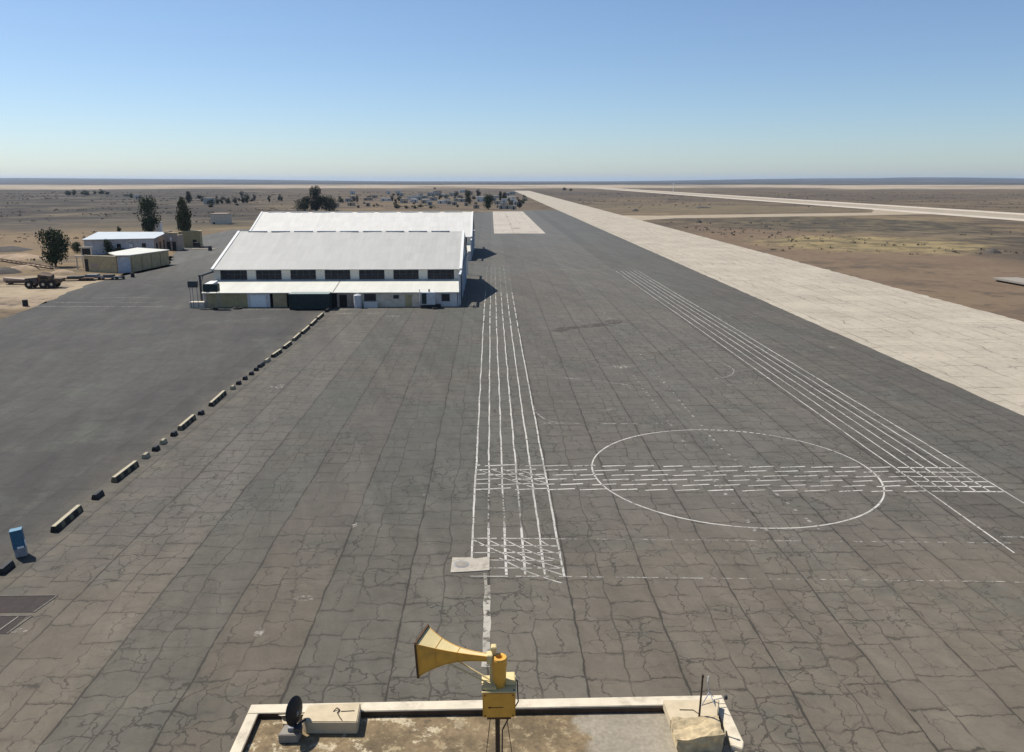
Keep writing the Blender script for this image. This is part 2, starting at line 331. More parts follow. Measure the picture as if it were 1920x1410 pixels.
M = dict(
 asphalt=mat_apron(), concrete=mat_concrete(), pad=mat_concrete('pad_concrete', 9.0, (.42,.375,.31)),
 runway=mat_concrete('runway_concrete', 9.0, (.52,.455,.365)), runway_mid=mat_concrete('runway_middle', 9.0, (.33,.285,.215)),
 track=mat_concrete('sandy_track', 11.0, (.34,.275,.19)),
 earth=mat_terrain(), paint=mat_paint('worn_white_paint'), faint=mat_paint('faded_white_paint', lo=.44, hi=.60, amax=.62),
 ghost=mat_paint('ghost_paint', lo=.48, hi=.68, amax=.38), tar=mat_paint('tar_repair', (.058,.055,.048), .22, .46, 1.3, .42), thin=mat_paint('thin_white_paint', lo=.35, hi=.52, amax=.82), splat=mat_paint('pale_splatter', (.36,.33,.28), .47, .60, 3.5, .8), cement=mat_paint('cement_patch', (.40,.37,.31), .36, .52, 2.2, .95),
 stain=mat_paint('oil_stain', (.075,.062,.052), .38, .58, .9, .75), stripe=mat_stripes(),
 roof_white=mat_roof_sheet('white_roof_sheet', (.58,.565,.52)), roof_grey=mat_roof_sheet('dusty_roof_sheet', (.405,.40,.37)),
 roof_blue=mat_roof_sheet('blue_grey_roof_sheet', (.43,.47,.49), 1.2),
 roof_cream=mat_roof_sheet('cream_roof_sheet', (.57,.56,.49), 1.4),
 deck=mat_roof_deck(),
 parapet=simple('cream_parapet_paint', (.58,.51,.385), .85, .10, 4, dirt=(.42,.36,.27)),
 tower=simple('tower_render', (.50,.43,.32), .9, .1, 1.5),
 block=simple('pinkish_cement_block', (.50,.415,.28), .9, .12, 5, dirt=(.48,.39,.27)),
 rubble=simple('sandy_rubble', (.47,.37,.22), .95, .28, 9, dirt=(.40,.31,.19)),
 siren=simple('yellow_siren_paint', (.66,.345,.055), .5, .12, 6, dirt=(.50,.28,.06)),
 siren_pale_lit=simple('pale_sunlit_siren_paint', (.62,.50,.25), .55, .10, 6),  # pale cream fittings; on the horn top it paints in sunlight
 rim=simple('rusty_rim', (.085,.045,.022), .8, .3, 9), pipe=simple('dark_rusty_pipe', (.060,.040,.026), .75, .3, 8),
 galv=simple('galvanised_steel', (.38,.39,.40), .5, .15, 6, metal=.4),
 black=simple('black_paint', (.018,.018,.019), .6, .25, 5), darkgrey=simple('dark_grey_metal', (.055,.057,.06), .6, .25, 5),
 rubber=simple('tyre_rubber', (.022,.021,.020), .9, .2, 8),
 wall_blue=simple('blue_grey_wall_sheet', (.52,.53,.54), .7, .10, 1.2, dirt=(.33,.34,.36)),
 door_blue=simple('grey_blue_door', (.42,.46,.52), .65, .15, 1.5),
 pier=simple('pale_pier_render', (.64,.61,.54), .85, .1, 2), trim=simple('white_trim', (.66,.66,.63), .6, .06, 3),
 glass=simple('dark_window', (.011,.014,.024), .22, .35, .9, spec=.5), frame=simple('dark_window_frame', (.07,.08,.085), .6),
 tan=simple('tan_render', (.44,.35,.20), .9, .14, 1.4, dirt=(.33,.27,.17)), ochre=simple('ochre_render', (.40,.32,.165), .9, .14, 1.4),
 lilac=simple('lilac_grey_panel', (.62,.58,.56), .85, .1, 2), cream=simple('cream_render', (.62,.54,.43), .9, .12, 2, dirt=(.40,.34,.27)),
 pinkwall=simple('pink_stone_wall', (.37,.295,.24), .9, .2, 2.4, dirt=(.30,.22,.17)),
 green_box=simple('dark_green_steel', (.022,.036,.036), .6, .3, 1.6), green_top=simple('grey_green_steel', (.25,.29,.27), .6, .15, 2),
 blue=simple('blue_panel_paint', (.040,.13,.21), .55, .15, 4), greymix=simple('grey_steel', (.25,.25,.26), .6, .25, 5),
 whitep=simple('white_paint', (.78,.78,.76), .6, .06, 4), rust=simple('rusty_steel', (.026,.018,.015), .8, .3, 3, dirt=(.036,.025,.020)),
 kerb=simple('pale_kerb', (.25,.225,.19), .9, .15, 4), frame_stone=simple('worn_kerb', (.12,.108,.09), .9, .2, 4),
 block_cream=simple('dirty_cream_paint', (.34,.30,.21), .9, .2, 4, dirt=(.17,.15,.11)),
 slab=simple('slab_concrete', (.37,.335,.275), .9, .14, 3, dirt=(.27,.24,.19)),
 wreck=simple('rusted_wreck', (.10,.068,.048), .9, .35, 2.2, dirt=(.20,.15,.11)),
 sand=simple('sand_berm', (.30,.22,.145), .95, .25, .5), stone=simple('dark_basalt', (.07,.062,.055), .95, .3, 2),
 trunk=simple('bark', (.13,.095,.065), .95, .3, 6),
 leaf_dark=mat_foliage('dark_foliage', (.018,.032,.012), (.044,.066,.024)), leaf_olive=mat_foliage('olive_foliage', (.034,.037,.015), (.078,.074,.032)),
 leaf_grey=mat_foliage('dusty_foliage', (.035,.035,.027), (.075,.068,.052)), leaf_mid=mat_foliage('mid_foliage', (.022,.029,.014), (.050,.054,.026)),
 scrub=mat_foliage('scrub_foliage', (.050,.042,.028), (.10,.080,.050)),
 h_white=simple('whitewashed_wall', (.62,.60,.55), .9, .1, .6), h_tan=simple('sandstone_wall', (.40,.33,.25), .9, .12, .6),
 h_grey=simple('grey_block_wall', (.36,.36,.33), .9, .12, .6), opening=simple('dark_opening', (.03,.028,.026), .9),
)

# ------------------------------------------------------------------ setting: ground, paving
def terrain():
    crest = [(-4000,332),(0,332),(200,333),(450,334.5),(700,337.3),(900,338.6),(1080,338.4),(1250,336.5),(1400,334.2),(1520,332.6),(1640,332.4),(1680,331),(1800,331.2),(1920,333),(6000,333)]
    def cr(u):
        for (a,pa),(b,pb) in zip(crest[:-1], crest[1:]):
            if a <= u <= b: return pa + (pb-pa)*(u-a)/(b-a)
        return 333
    rows = [-190,-120,-60,-20,0,20,45,75,110,150,200,260,330,420,540,700,900,1200,1600,2100,2800,3600,4600,5600,6600,7600,8600,9600,10600,11600,12600,13400,14000,14600,15500,17000,20000,25000,30000]
    nt = 220; tm = 2.4
    v = []; fc = []
    for y in rows:
        for i in range(nt+1):
            t = -tm + 2*tm*i/nt; x = t*(y+200)
            u = 920 + F*x/max(y,50); z = 0
            if y > 5000:
                A = max(0, (338.6-cr(u)))/F*14000*1.03
                k = min(1, max(0, (y-7000)/7000)); k = k*k*(3-2*k)
                if y > 14000: k = max(0, 1-(y-14000)/5000)
                z = A*k + (mnoise.noise(Vector((x/1500, y/1500, 3)))*3.5*min(1,(y-5000)/3000) if y < 15000 else 0)
                z = max(z, 0) if y < 6500 else z
            v.append((x, y, z))
    for r in range(len(rows)-1):
        for i in range(nt): a = r*(nt+1)+i; fc.append((a, a+1, a+nt+2, a+nt+1))
    mb = MB(); mb.add(v, fc); return tag(mb.build('ground', M['earth'], smooth=True), kind='structure')
terrain()
def jag(pts, step, amp, seed=0):
    out = []
    for (a, b, on) in [(pts[i], pts[(i+1)%len(pts)], pts[i][2] if len(pts[i]) > 2 else 0) for i in range(len(pts))]:
        d = math.hypot(b[0]-a[0], b[1]-a[1]); n = max(1, int(d/step)) if on else 1
        nx, ny = -(b[1]-a[1])/d, (b[0]-a[0])/d
        for k in range(n):
            t = k/n; x = a[0]+(b[0]-a[0])*t; y = a[1]+(b[1]-a[1])*t
            w = mnoise.noise(Vector((x*.35, y*.35, seed)))*amp*on if k else 0
            w += mnoise.noise(Vector((x*1.3, y*1.3, seed+5)))*amp*.4*on if k else 0
            out.append((x+nx*w, y+ny*w))
    return out
def sheet(name, poly, z, m, parent=None, kind='structure'):
    bm = bmesh.new(); bm.faces.new([bm.verts.new((p[0],p[1],z)) for p in poly])
    bmesh.ops.triangulate(bm, faces=bm.faces[:]); bmesh.ops.recalc_face_normals(bm, faces=bm.faces[:])
    me = bpy.data.meshes.new(name); bm.to_mesh(me); bm.free(); me.materials.append(m)
    if me.polygons and me.polygons[0].normal.z < 0: me.flip_normals()
    o = bpy.data.objects.new(name, me); C.objects.link(o)
    if parent: o.parent = parent
    elif kind: o['kind'] = kind
    return o
L0 = [g(0,600), g(60,578), g(110,556), g(160,535), g(232,517), g(318,500), g(330,466), g(385,441), g(440,430)]
ap = [(46.4,-80), (46.4,585), (18,572,1), (-8,548,1), (-20,430,1), (-66,352,1), (L0[8][0],L0[8][1],1)]
ap += [(p[0],p[1],1) for p in L0[7::-1]] + [(-76,60,1), (-76,-80)]
apron = sheet('apron', jag(ap, 2.0, 1.3), .02, M['asphalt'])
taxi = [(46.4,-80), (77.2,-80,0), (77.6,436,1), (77.6,485,1), (77.3,1300,0), (74,1700), (46.4,1700,0)]
sheet('concrete_taxiway', jag([(46.4,-80),(77.4,-80,.5),(77.4,1700),(46.4,1700,.16)], 1.5, 1.1, 4), .03, M['concrete'])
sheet('connecting_track', jag([(77.2,428,.4),(100,452,.6),(228,490,.6),(270.2,505,0),(270.2,585,.5),(245,532,.6),(97,487,.6),(77.2,492,0)], 6, 2.5, 9), .024, M['track'])
rw = sheet('runway', [(270,250),(284,250),(284,2600),(270,2600)], .03, M['runway'])
sheet('centre_strip', [(284,250),(307,250),(307,2600),(284,2600)], .03, M['runway_mid'], rw)
sheet('dusty_strip', jag([(307,250),(316,250,.5),(316,2600),(307,2600,.5)], 8, 1.5, 3), .028, M['track'], rw)
sheet('edge_strip', [(317,250),(334,250),(334,2600),(317,2600)], .03, M['runway'], rw)
pd = [g(926,396.5), g(982,396.5), g(1025,438), g(925,438)]
sheet('concrete_pad', [(1.2,pd[3][1]),(21.2,pd[3][1]),(21.2,pd[0][1]),(1.2,pd[0][1])], .034, M['pad'])

# ------------------------------------------------------------------ painted markings (parts of the apron)
def strip_pts(mb, pts, w, z=.026, wob=.012, seed=0):
    vs = []
    for i, p in enumerate(pts):
        a = pts[max(0,i-1)]; b = pts[min(len(pts)-1,i+1)]
        dx, dy = b[0]-a[0], b[1]-a[1]; d = math.hypot(dx, dy) or 1
        o = mnoise.noise(Vector((p[0]*.21+seed, p[1]*.21, seed*1.7)))*wob*2 + mnoise.noise(Vector((p[0]*.9, p[1]*.9, seed)))*wob
        ww = w*(1+.35*mnoise.noise(Vector((p[0]*.6, p[1]*.6, seed+9))))
        nx, ny = -dy/d, dx/d
        vs += [(p[0]+nx*(o-ww/2), p[1]+ny*(o-ww/2), z), (p[0]+nx*(o+ww/2), p[1]+ny*(o+ww/2), z)]
    mb.add(vs, [(2*i+1, 2*i, 2*i+2, 2*i+3) for i in range(len(pts)-1)])
def seg(a, b, step=.7):
    n = max(2, int(math.hypot(b[0]-a[0], b[1]-a[1])/step)); return [(a[0]+(b[0]-a[0])*k/n, a[1]+(b[1]-a[1])*k/n) for k in range(n+1)]
def dashed(mb, a, b, on, off, w, z=.026, phase=0, wob=.02, jit=.15, tilt=0):
    D = math.hypot(b[0]-a[0], b[1]-a[1]); t = -phase
    while t < D:
        t0 = max(0, t+random.uniform(-jit,jit)); t1 = min(D, t+on+random.uniform(-jit,jit))
        if t1 > t0+.1:
            strip_pts(mb, seg((a[0]+(b[0]-a[0])*t0/D, a[1]+(b[1]-a[1])*t0/D-tilt*(t1-t0)/3), (a[0]+(b[0]-a[0])*t1/D, a[1]+(b[1]-a[1])*t1/D+tilt*(t1-t0)/3)), w, z, wob, random.random()*9)
        t += on+off
YS = 1.006
XL = [-1.17,-.24,.70,1.68,2.71,3.70]
XR = [28.7,29.8,30.85,31.85,32.8,33.75]
mb = MB(); mf = MB()
for i, x in enumerate(XL):
    y0 = [41.2,41.0,39.2,39.2,39.2,39.0][i]
    if i in (1,2,3):
        strip_pts(mb, seg((x,y0),(x,45.2)), .13, seed=i); strip_pts(mf, seg((x,45.2),(x,50.6)), .11, seed=i); strip_pts(mb, seg((x,50.6),(x+.02,112)), .115, seed=i, wob=.03)
    else: strip_pts(mb, seg((x,y0),(x,112)), .115, seed=i, wob=.03)
    dashed(mb, (x,112), (x+.1,150), 5.5, 1.2, .13, phase=i*2.3); dashed(mf, (x+.1,150), (x+.25,199), 6, 2.4, .15, phase=i*3.1)
mb.build('lane_bundle_marking', M['paint'], apron); 
mb = MB()
for i, x in enumerate(XR):
    y0 = [41.1,50.2,50.2,50.2,50.2,36][i]; x0 = x+.05 if i < 5 else x+.1
    strip_pts(mb, seg((x0,y0),(x,112)), .105, seed=20+i, wob=.02)
    strip_pts(mb, seg((x,112),(x-.38,186)), .11, seed=40+i, wob=.02); strip_pts(mf, seg((x-.38,186),(x-.4,189.5)), .15, seed=40+i, wob=.02)
mb.build('lane_bundle_marking', M['paint'], apron)
mb = MB(); mh = MB()
SL = -.042
for k in range(6):      # staggered cross band
    yb = 50.55+.93*k
    for a, b, m_, on in ((XL[0], XL[-1], mb, 2.4), (XL[-1], 29, mb, 1.7), (29, XR[-1], mb, 9)):
        dashed(m_, (a, yb+SL*(a-16)+.3), (b, yb+SL*(b-16)+.3), on, .1 if on == 9 else .42, .15, phase=(k%2)*1.15+k*.2, tilt=0 if on == 9 else .20)
for k in range(6):      # near hatch
    yb = 39.0+.93*k
    dashed(mh, (XL[0],yb+.1), (XL[-1],yb-.05), 2.0, .25, .10, phase=k)
for x0, y0, dx in ((XL[0],43.6,4.8),(XL[1],43.5,3.9),(XL[2],43.5,2.9),(XL[3],43.5,2.0),(XL[1]+.6,41.2,3.2),(XL[4],43.4,.9)):
    pts = [(x0+dx*t, y0-dx*.93*t+.55*math.sin(t*math.pi)*-1*.5) for t in [q/14 for q in range(15)]]; strip_pts(mh, pts, .10)
for x0, y0, dx in ((XL[0],55.4,4.0),(XL[1],55.4,3.4),(XL[2],55.3,3.0),(XL[3],55.3,2.0)):
    pts = [(x0+dx*t, y0-dx*.95*t) for t in [q/14 for q in range(15)]]; strip_pts(mh, pts, .10)
mb.build('cross_band_marking', M['paint'], apron); mh.build('hatch_marking', M['thin'], apron)
mb = MB(); cxc, cyc, rc = 16.95, 54.55, 9.86
for a0, a1 in ((88,417),):
    strip_pts(mb, [(cxc+rc*math.cos(math.radians(a)), cyc+rc*math.sin(math.radians(a))) for a in range(a0, a1, 2)], .125, seed=3)
for a in range(55, 88, 3):
    strip_pts(mb, [(cxc+rc*math.cos(math.radians(a+q)), cyc+rc*math.sin(math.radians(a+q))) for q in (0,1,2)], .15)
mb.build('circle_marking', M['paint'], apron)
for a, b, on, off in (((3.7,43.55),(31,42.3),1.9,.5),((3.7,38.95),(40,37.1),2.2,.35)): dashed(mf, a, b, on, off, .10)
for a, b in (((4.3,66.6),(16,66.1)),((10,122.3),(28,121.8)),((34,122.2),(45.5,122.4))): dashed(mf, a, b, 3.2, 1.6, .16)
strip_pts(mf, seg((1.8,189.8),(33.2,188.9)), .34); strip_pts(mf, seg((26,192.5),(33.5,192.3)), .3); strip_pts(mf, [(3.75,72.5),(3.9,69.8),(4.5,67.9),(5.2,67.0),(6.2,66.6)], .12)
strip_pts(mf, seg((29.2,43.2),(36,42.8)), .13)
mf.build('faded_line_marking', M['faint'], apron)
mg = MB()
for pts in ([(15.4,44.3),(15.1,56)], [(15.1,56),(14.9,84)], [(19.4,43),(17.5,60)], [(17.5,60),(17.6,134)], [(17.6,134),(16.8,186)]):
    dashed(mg, pts[0], pts[1], .42, .95, .22, jit=.2)
strip_pts(mg, [(22.4+3.9*math.cos(math.radians(a)), 87.2+5.0*math.sin(math.radians(a))) for a in range(-85, 60, 8)], .16)
strip_pts(mg, [(7.6+q*.9, 83-.35*q-.02*q*q) for q in range(8)], .16)
for a, b in (((-76,135),(-52,134)),((-74,139.5),(-56,138.8)),((-70,145),(-60,145)),((-44,131),(-20,130.6))): strip_pts(mg, seg(a, b), .35, wob=.15)
mg.build('ghost_line_marking', M['faint'], apron)
mb = MB()
def blob(mb, u, v, rx, ry, z=.028, n=14, seed=0):
    x, y = g(u, v); ps = []
    for k in range(n):
        t = 2*math.pi*k/n; r = 1+.45*mnoise.noise(Vector((math.cos(t)*1.3+u, math.sin(t)*1.3+v, seed)))
        ps.append((x+rx*r*math.cos(t), y+ry*r*math.sin(t), z))
    mb.add(ps, [tuple(range(n))])
for u, v, rx, ry in ((1408,720,.55,.35),(1368,722,.35,.25),(1140,769,.40,.35),(1165,688,1.0,.8),(524,725,.45,.9),(508,727,.3,.4),(665,986,.16,.32),(570,1124,.5,.32),(487,1187,.22,.38),
                    (250,1154,.22,.22),(737,593,1.1,.8),(700,588,1.3,.7),(650,588,1.6,.6),(1560,652,.5,.7),(35,1183,.45,.18),(795,928,.14,.2),(434,805,.3,.3),(1437,995,.1,.4)):
    blob(mb, u, v, rx, ry, seed=u)
mb.build('white_patch', M['splat'], apron)
mb = MB(); strip_pts(mb, [g(u,v) for u, v in ((1040,622),(1062,616),(1085,613),(1110,611),(1135,608))], 2.1, .029); blob(mb, 1150, 604, 1.2, 2, .029, seed=2)
mb.build('oil_stain', M['stain'], apron)
mb = MB(); blob(mb, 951, 407, .6, 5, .038, seed=4); blob(mb, 957, 420, .5, 4, .038, seed=6); blob(mb, 968, 428, 2.2, 3, .038, seed=8); mb.build('oil_stain', M['stain'], apron)
mb = MB(); strip_pts(mb, [(-.30+.02*math.sin(k), 38.1-k*.45) for k in range(17)], .34, .03); strip_pts(mb, seg((-.42,39.4),(-.36,38.0)), .16, .03)
mb.build('cement_strip', M['cement'], apron)
# manhole slab
t = thing('manhole', 'pale concrete slab with an oblong manhole lid beside the hatched white lines', 'manhole', (-1.2,40.5,.02))
MB().prism([(-1.02,-1.02),(.0,-.93),(1.02,-.80),(1.02,.82),(.62,.66),(.25,.55),(.0,.72),(-.5,.70),(-1.0,.72)], .004, .05).build('slab', M['slab'], t)
ov = [(-.48+.42*math.cos(a)*1.0, -.12+.42*math.sin(a)) for a in [math.radians(q) for q in range(0,360,20)]]
MB().prism(ov, .05, .062).build('lid_frame', M['greymix'], t)
MB().prism([(-.48+(p[0]+.48)*.8, -.12+(p[1]+.12)*.8) for p in ov], .062, .074).build('lid', M['kerb'], t)

# ------------------------------------------------------------------ control tower roof at our feet
ZR = 12.92; ZP = 13.0
tw = thing('control_tower', 'control tower with a stained flat roof and low cream parapet, seen from its cab', 'tower', (-.08,2,0))
def lp(p): return (p[0]+.08, p[1]-2)
pc = [lp(p) for p in ((-3.31,10.00),(3.17,10.05),(3.15,-6),(-3.33,-6))]
MB().prism([pc[3],pc[2],pc[1],pc[0]], 0, ZR-.12).build('shaft', M['tower'], tw)
MB().prism([(pc[3][0]+.02,pc[3][1]+.02),(pc[2][0]-.02,pc[2][1]+.02),(pc[1][0]-.02,pc[1][1]-.02),(pc[0][0]+.02,pc[0][1]-.02)], ZR-.12, ZR).build('roof_deck', M['deck'], tw)
a, b = pc[0], pc[1]
MB().prism([(a[0]-.02,a[1]-.18),(b[0]+.02,b[1]-.18),(b[0]+.02,b[1]+.02),(a[0]-.02,a[1]+.02)], ZR-.2, ZP).build('parapet', M['parapet'], tw, bevel=.008)
MB().prism([(a[0]-.02,-8),(a[0]+.13,-8),(a[0]+.13,a[1]-.183),(a[0]-.02,a[1]-.183)], ZR-.2, ZP).build('parapet', M['parapet'], tw, bevel=.008)
MB().prism([(b[0]-.14,b[1]-1.03),(b[0]-.02,b[1]-1.10),(b[0]+.03,b[1]-.98),(b[0]+.02,b[1]-.183),(b[0]-.13,b[1]-.183)], ZR-.2, ZP).build('parapet', M['parapet'], tw, bevel=.008)
MB().prism([(b[0]-.12,-8),(b[0]+.0,-8),(b[0]+.0,b[1]-1.12),(b[0]-.12,b[1]-1.08)], ZR-.2, ZP-.045).build('parapet', M['tower'], tw, bevel=.008)

MB().box(pc[0][0]+.14, pc[1][0]-.16, pc[0][1]-.186, pc[0][1]-.1815, ZR-.02, ZP-.004).build('painted_shade_strip', M['pipe'], tw)  # dark strips paint shade onto the parapet's inner faces
MB().box(pc[0][0]+.1315, pc[0][0]+.136, -8, pc[0][1]-.19, ZR-.02, ZP-.004).build('painted_shade_strip', M['pipe'], tw)
# siren on its pole
SYp = 7.5
def SP(u, v, Y=SYp): x, z = hy(u, v, Y); return Vector((x-.06, Y-SYp, z-ZR))
t = thing('warning_siren', 'yellow horn siren on a dark pole above the tower roof', 'siren', (.06,SYp,ZR))
zb0, zb1 = SP(935,1344).z, SP(935,1297).z
MB().box(-.175,.165,-.02,.26,zb0,zb1).build('control_box', M['siren'], t, bevel=.012)
cb = t.children[0]
MB().box(-.185,.175,-.03,.27,zb1,zb1+.016).build('box_lid', M['siren_pale_lit'], cb, bevel=.004)
MB().box(-.13,.12,.0,.24,zb0-.03,zb0).build('base_plate', M['rim'], cb)
zt = zb0 + (zb1-zb0)*.42
MB().box(-.105,.04,-.023,-.0205,zt-.003,zt+.004).box(-.115,-.09,-.024,-.0205,zt-.008,zt+.010).build('maker_mark', M['rim'], cb)
MB().box(.06,.165,.08,.24,zb1+.016,zb1+.075).build('junction_box', M['siren_pale_lit'], cb, bevel=.006)
MB().box(-.17,-.03,.0,.2,zb1+.016,zb1+.05).build('terminal_cover', M['siren_pale_lit'], cb, bevel=.006)
ztop = SP(935,1231).z - .06
zc0 = zb1+.0165
MB().lathe([(0,zc0),(.060,zc0),(.062,zc0+.05),(.070,zc0+.06),(.074,ztop-.10),(.080,ztop-.09),(.080,ztop-.02),(.074,ztop),(.038,ztop+.002),(.030,ztop-.03),(0,ztop-.03)], (.0,.09,0), n=28).build('motor_housing', M['siren'], t, smooth=False)
# rotator bracket pieces between motor and horn
zh = SP(917,1240).z - .02
MB().box(-.13,-.07,.05,.15,zh-.05,zh+.05).box(-.085,-.03,.12,.20,zh-.02,zh+.10).box(-.10,-.055,.08,.14,zc0,zh-.05).box(-.06,-.028,.05,.12,zc0,zh-.02).build('rotator_bracket', M['siren_pale_lit'], t, bevel=.006)
# exponential square horn
ax = Vector((-.955,.285,-.055)).normalized(); up = Vector((0,0,1)); up = (up-ax*up.dot(ax)).normalized(); sd = ax.cross(up)
th0 = Vector((-.11,.10,zh)); Lh = .725
mbh = MB(); vs = []; NS = 16
for i in range(NS+1):
    q = i/NS; r = .026+.020*q+.139*q**2.7
    c = th0 + ax*(Lh*q)
    for a_, b_ in ((-1,-1),(1,-1),(1,1),(-1,1)): vs.append(c+sd*(a_*r)+up*(b_*r*1.02))
inner = []
for i in range(NS+1):
    q = i/NS; r = .018+.020*q+.138*q**2.7
    c = th0 + ax*(Lh*q+.002)
    for a_, b_ in ((-1,-1),(1,-1),(1,1),(-1,1)): inner.append(c+sd*(a_*r)+up*(b_*r*1.02))
fs = []
for i in range(NS):
    for k in range(4): fs.append((i*4+k, i*4+(k+1)%4, i*4+4+(k+1)%4, i*4+4+k))
o2 = len(vs)
fs += [tuple(o2+q for q in reversed(f)) for f in list(fs)]
fs += [(0,1,2,3)]
mbh.add(vs+inner, fs)
for i in range(NS): mbh.mi[i*4+2] = 1  # upper horn faces take the paler colour, imitating sun on the top
horn = mbh.build('horn', [M['siren'], M['siren_pale_lit']], t)
rm = MB(); cm = th0+ax*Lh; ro = .193; ri = .17
for a_, b_, c_, d_ in ((-1,-1,1,-1),(1,-1,1,1),(1,1,-1,1),(-1,1,-1,-1)):
    p = cm+sd*(a_*ro*.985)+up*(b_*ro); q = cm+sd*(c_*ro*.985)+up*(d_*ro); rm.tube(p, q, .015, .015, 4)
rm.build('horn_rim', M['rim'], horn)
for a_, b_ in ((-1,-1),(1,-1),(1,1),(-1,1)):
    pts = []
    for i in range(NS+1):
        q = i/NS; r = .027+.020*q+.139*q**2.7; pts.append(th0 + ax*(Lh*q) + sd*(a_*r) + up*(b_*r*1.02))
    MB().path(pts, .0045, 5).build('seam', M['siren'], horn)
for q in (.45,.75):
    r = .028+.020*q+.139*q**2.7; rb = MB(); c = th0+ax*(Lh*q)
    for a_, b_, c_, d_ in ((-1,-1,1,-1),(1,-1,1,1),(1,1,-1,1),(-1,1,-1,-1)): rb.tube(c+sd*(a_*r)+up*(b_*r*1.02), c+sd*(c_*r)+up*(d_*r*1.02), .0035, .0035, 4)
    rb.build('seam', M['siren'], horn)
for xx in (-.15,.14):
    for zz in (zb0+.03, zb1-.03): MB().lathe([(0,.004),(.008,.004),(.009,0)], (xx,-.0205,zz), (0,-1,0), 8).build('bolt', M['rim'], cb)
for xx in (-.16,.15):
    for yy in (.0,.24): MB().lathe([(0,.006),(.009,.006),(.010,0)], (xx,yy,zb1+.0165), (0,0,1), 8).build('bolt', M['rim'], cb)
MB().path([(.13,.20,zb1+.03),(.19,.22,zb1-.02),(.20,.18,zb0+.05),(.12,.13,zb0-.06),(.03,.12,zb0-.25),(.02,.13,.1)], .007).build('power_cable', M['black'], t)
for k in (-.06,.05):
    MB().tube(cm-ax*.30+sd*k-up*.075, Vector((-.07+k*.4,.08+k*.3,zc0+.03)), .009, .009, 6).build('brace', M['siren_pale_lit'], t)
MB().tube((-.02,.11,0),(-.02,.11,zb0-.0305), .026, .026, 12).build('pole', M['pipe'], t)
for dx, dy in ((-.19,.24),(.24,.26)):
    MB().tube((-.02+dx*.35,.11+dy*.2,zb0-.035),(-.02+dx,.11+dy+.5,.0), .0045, .0045, 5).build('stay_rod', M['pipe'], t)

# left roof things
x, y = -2.16, 9.68
t = thing('roof_block', 'low square cement block on the left of the tower roof beside the dish', 'block', (x,y,ZR))
MB().prism([(-.30,-.20),(.37,-.22),(.355,.20),(-.345,.165),(-.375,-.11)], .0, .185).build('body', M['block'], t, bevel=.012)
MB().path([(.02,.0,.187),(.06,.05,.21),(.10,.03,.195),(.08,-.04,.2),(.13,-.13,.19),(.17,-.19,.188)], .007).path([(.12,.0,.19),(.30,.01,.19)], .005).build('wire_loop', M['pipe'], t)
t = thing('satellite_dish', 'black round dish seen nearly edge on, clamped to a pale plinth on the roof', 'dish', (-2.62,9.42,ZR))
c = Vector((hy(552,1333,9.45)[0]+2.62, .03, hy(552,1333,9.45)[1]-ZR))
nrm = Vector((.93,-.34,.12)).normalized()
pr = [(0,-.05)] + [(.185*k/8, -.05+.05*(k/8)**2) for k in range(1,9)] + [(.190,.004)] + [(.185*k/8, -.042+.05*(k/8)**2) for k in range(8,-1,-1)]
MB().lathe(pr, c, -nrm, 28).build('reflector', M['black'], t, smooth=True)
MB().tube(c+nrm*.05, (.0,-.02,.17), .02, .024, 8).box(-.05,.05,-.06,.03,.11,.18).build('mount', M['greymix'], t)
MB().prism([(-.165,-.12),(.09,-.12),(.11,.06),(-.13,.10)], 0, .125).build('plinth', M['kerb'], t, bevel=.01)
sdx = nrm.orthogonal().normalized(); sdy = nrm.cross(sdx)
MB().tube(c+nrm*.05, (-.02,.03,.14), .011, .011, 6).tube(c+sdx*.12+nrm*.03, (.0,-.02,.17), .007, .007, 5).tube(c-sdx*.12+nrm*.03, (.0,-.02,.17), .007, .007, 5).build('strut', M['darkgrey'], t)
MB().tube((.02,.02,.13),(.15,.1,.2), .02, .015).box(.03,.12,-.09,.02,.126,.19).build('motor', M['darkgrey'], t)
t = thing('roof_vent', 'pale open roof vent box behind the black dish', 'vent', (-2.64,9.74,ZR))
MB().prism([(-.22,.04),(-.17,-.10),(.21,-.14),(.25,.07)], 0, .045).build('curb', M['block'], t)
MB().prism([(-.27,.07),(-.20,-.02),(.0,-.06),(.27,-.01),(.29,.09)], [.05,.10,.14,.12,.06], [.058,.108,.148,.128,.068]).build('cover', M['parapet'], t)

# right roof things
t = thing('broken_slab', 'pinkish cement slab wedged into the right corner of the tower roof', 'slab', (2.68,9.60,ZR))
MB().prism([(-.36,-.22),(.02,-.22),(.05,-.16),(.27,-.17),(.40,.20),(-.37,.21)], .06, .20).build('body', M['block'], t, bevel=.010)
MB().prism([(-.30,-.10),(.25,-.10),(.34,.18),(-.32,.18)], 0, .06).build('footing', M['rubble'], t)
MB().path([(-.2,-.02,.205),(-.02,-.03,.205),(.04,-.12,.203)], .006).build('wire', M['pipe'], t)
t = thing('rubble_block', 'rough sand-coloured rubble block leaning against the slab on the right of the roof', 'rubble', (2.62,9.18,ZR))
bm = bmesh.new(); bmesh.ops.create_cube(bm, size=1); bmesh.ops.subdivide_edges(bm, edges=bm.edges[:], cuts=7, use_grid_fill=True)
for v in bm.verts:
    p = v.co.copy(); n = mnoise.noise(p*3.1)*.09 + mnoise.noise(p*7.7)*.04
    hgt = .23 + .05*p.y + .03*p.x
    v.co = Vector((p.x*(.60+.05*p.z)+n*.35, p.y*(.36-.06*p.z)+.02*math.sin(p.x*5)+n*.3, (p.z+.5)*(hgt+n*.5*(p.z+.5))))
me = bpy.data.meshes.new('body'); bm.to_mesh(me); bm.free(); me.materials.append(M['rubble'])
o = bpy.data.objects.new('body', me); C.objects.link(o); o.parent = t
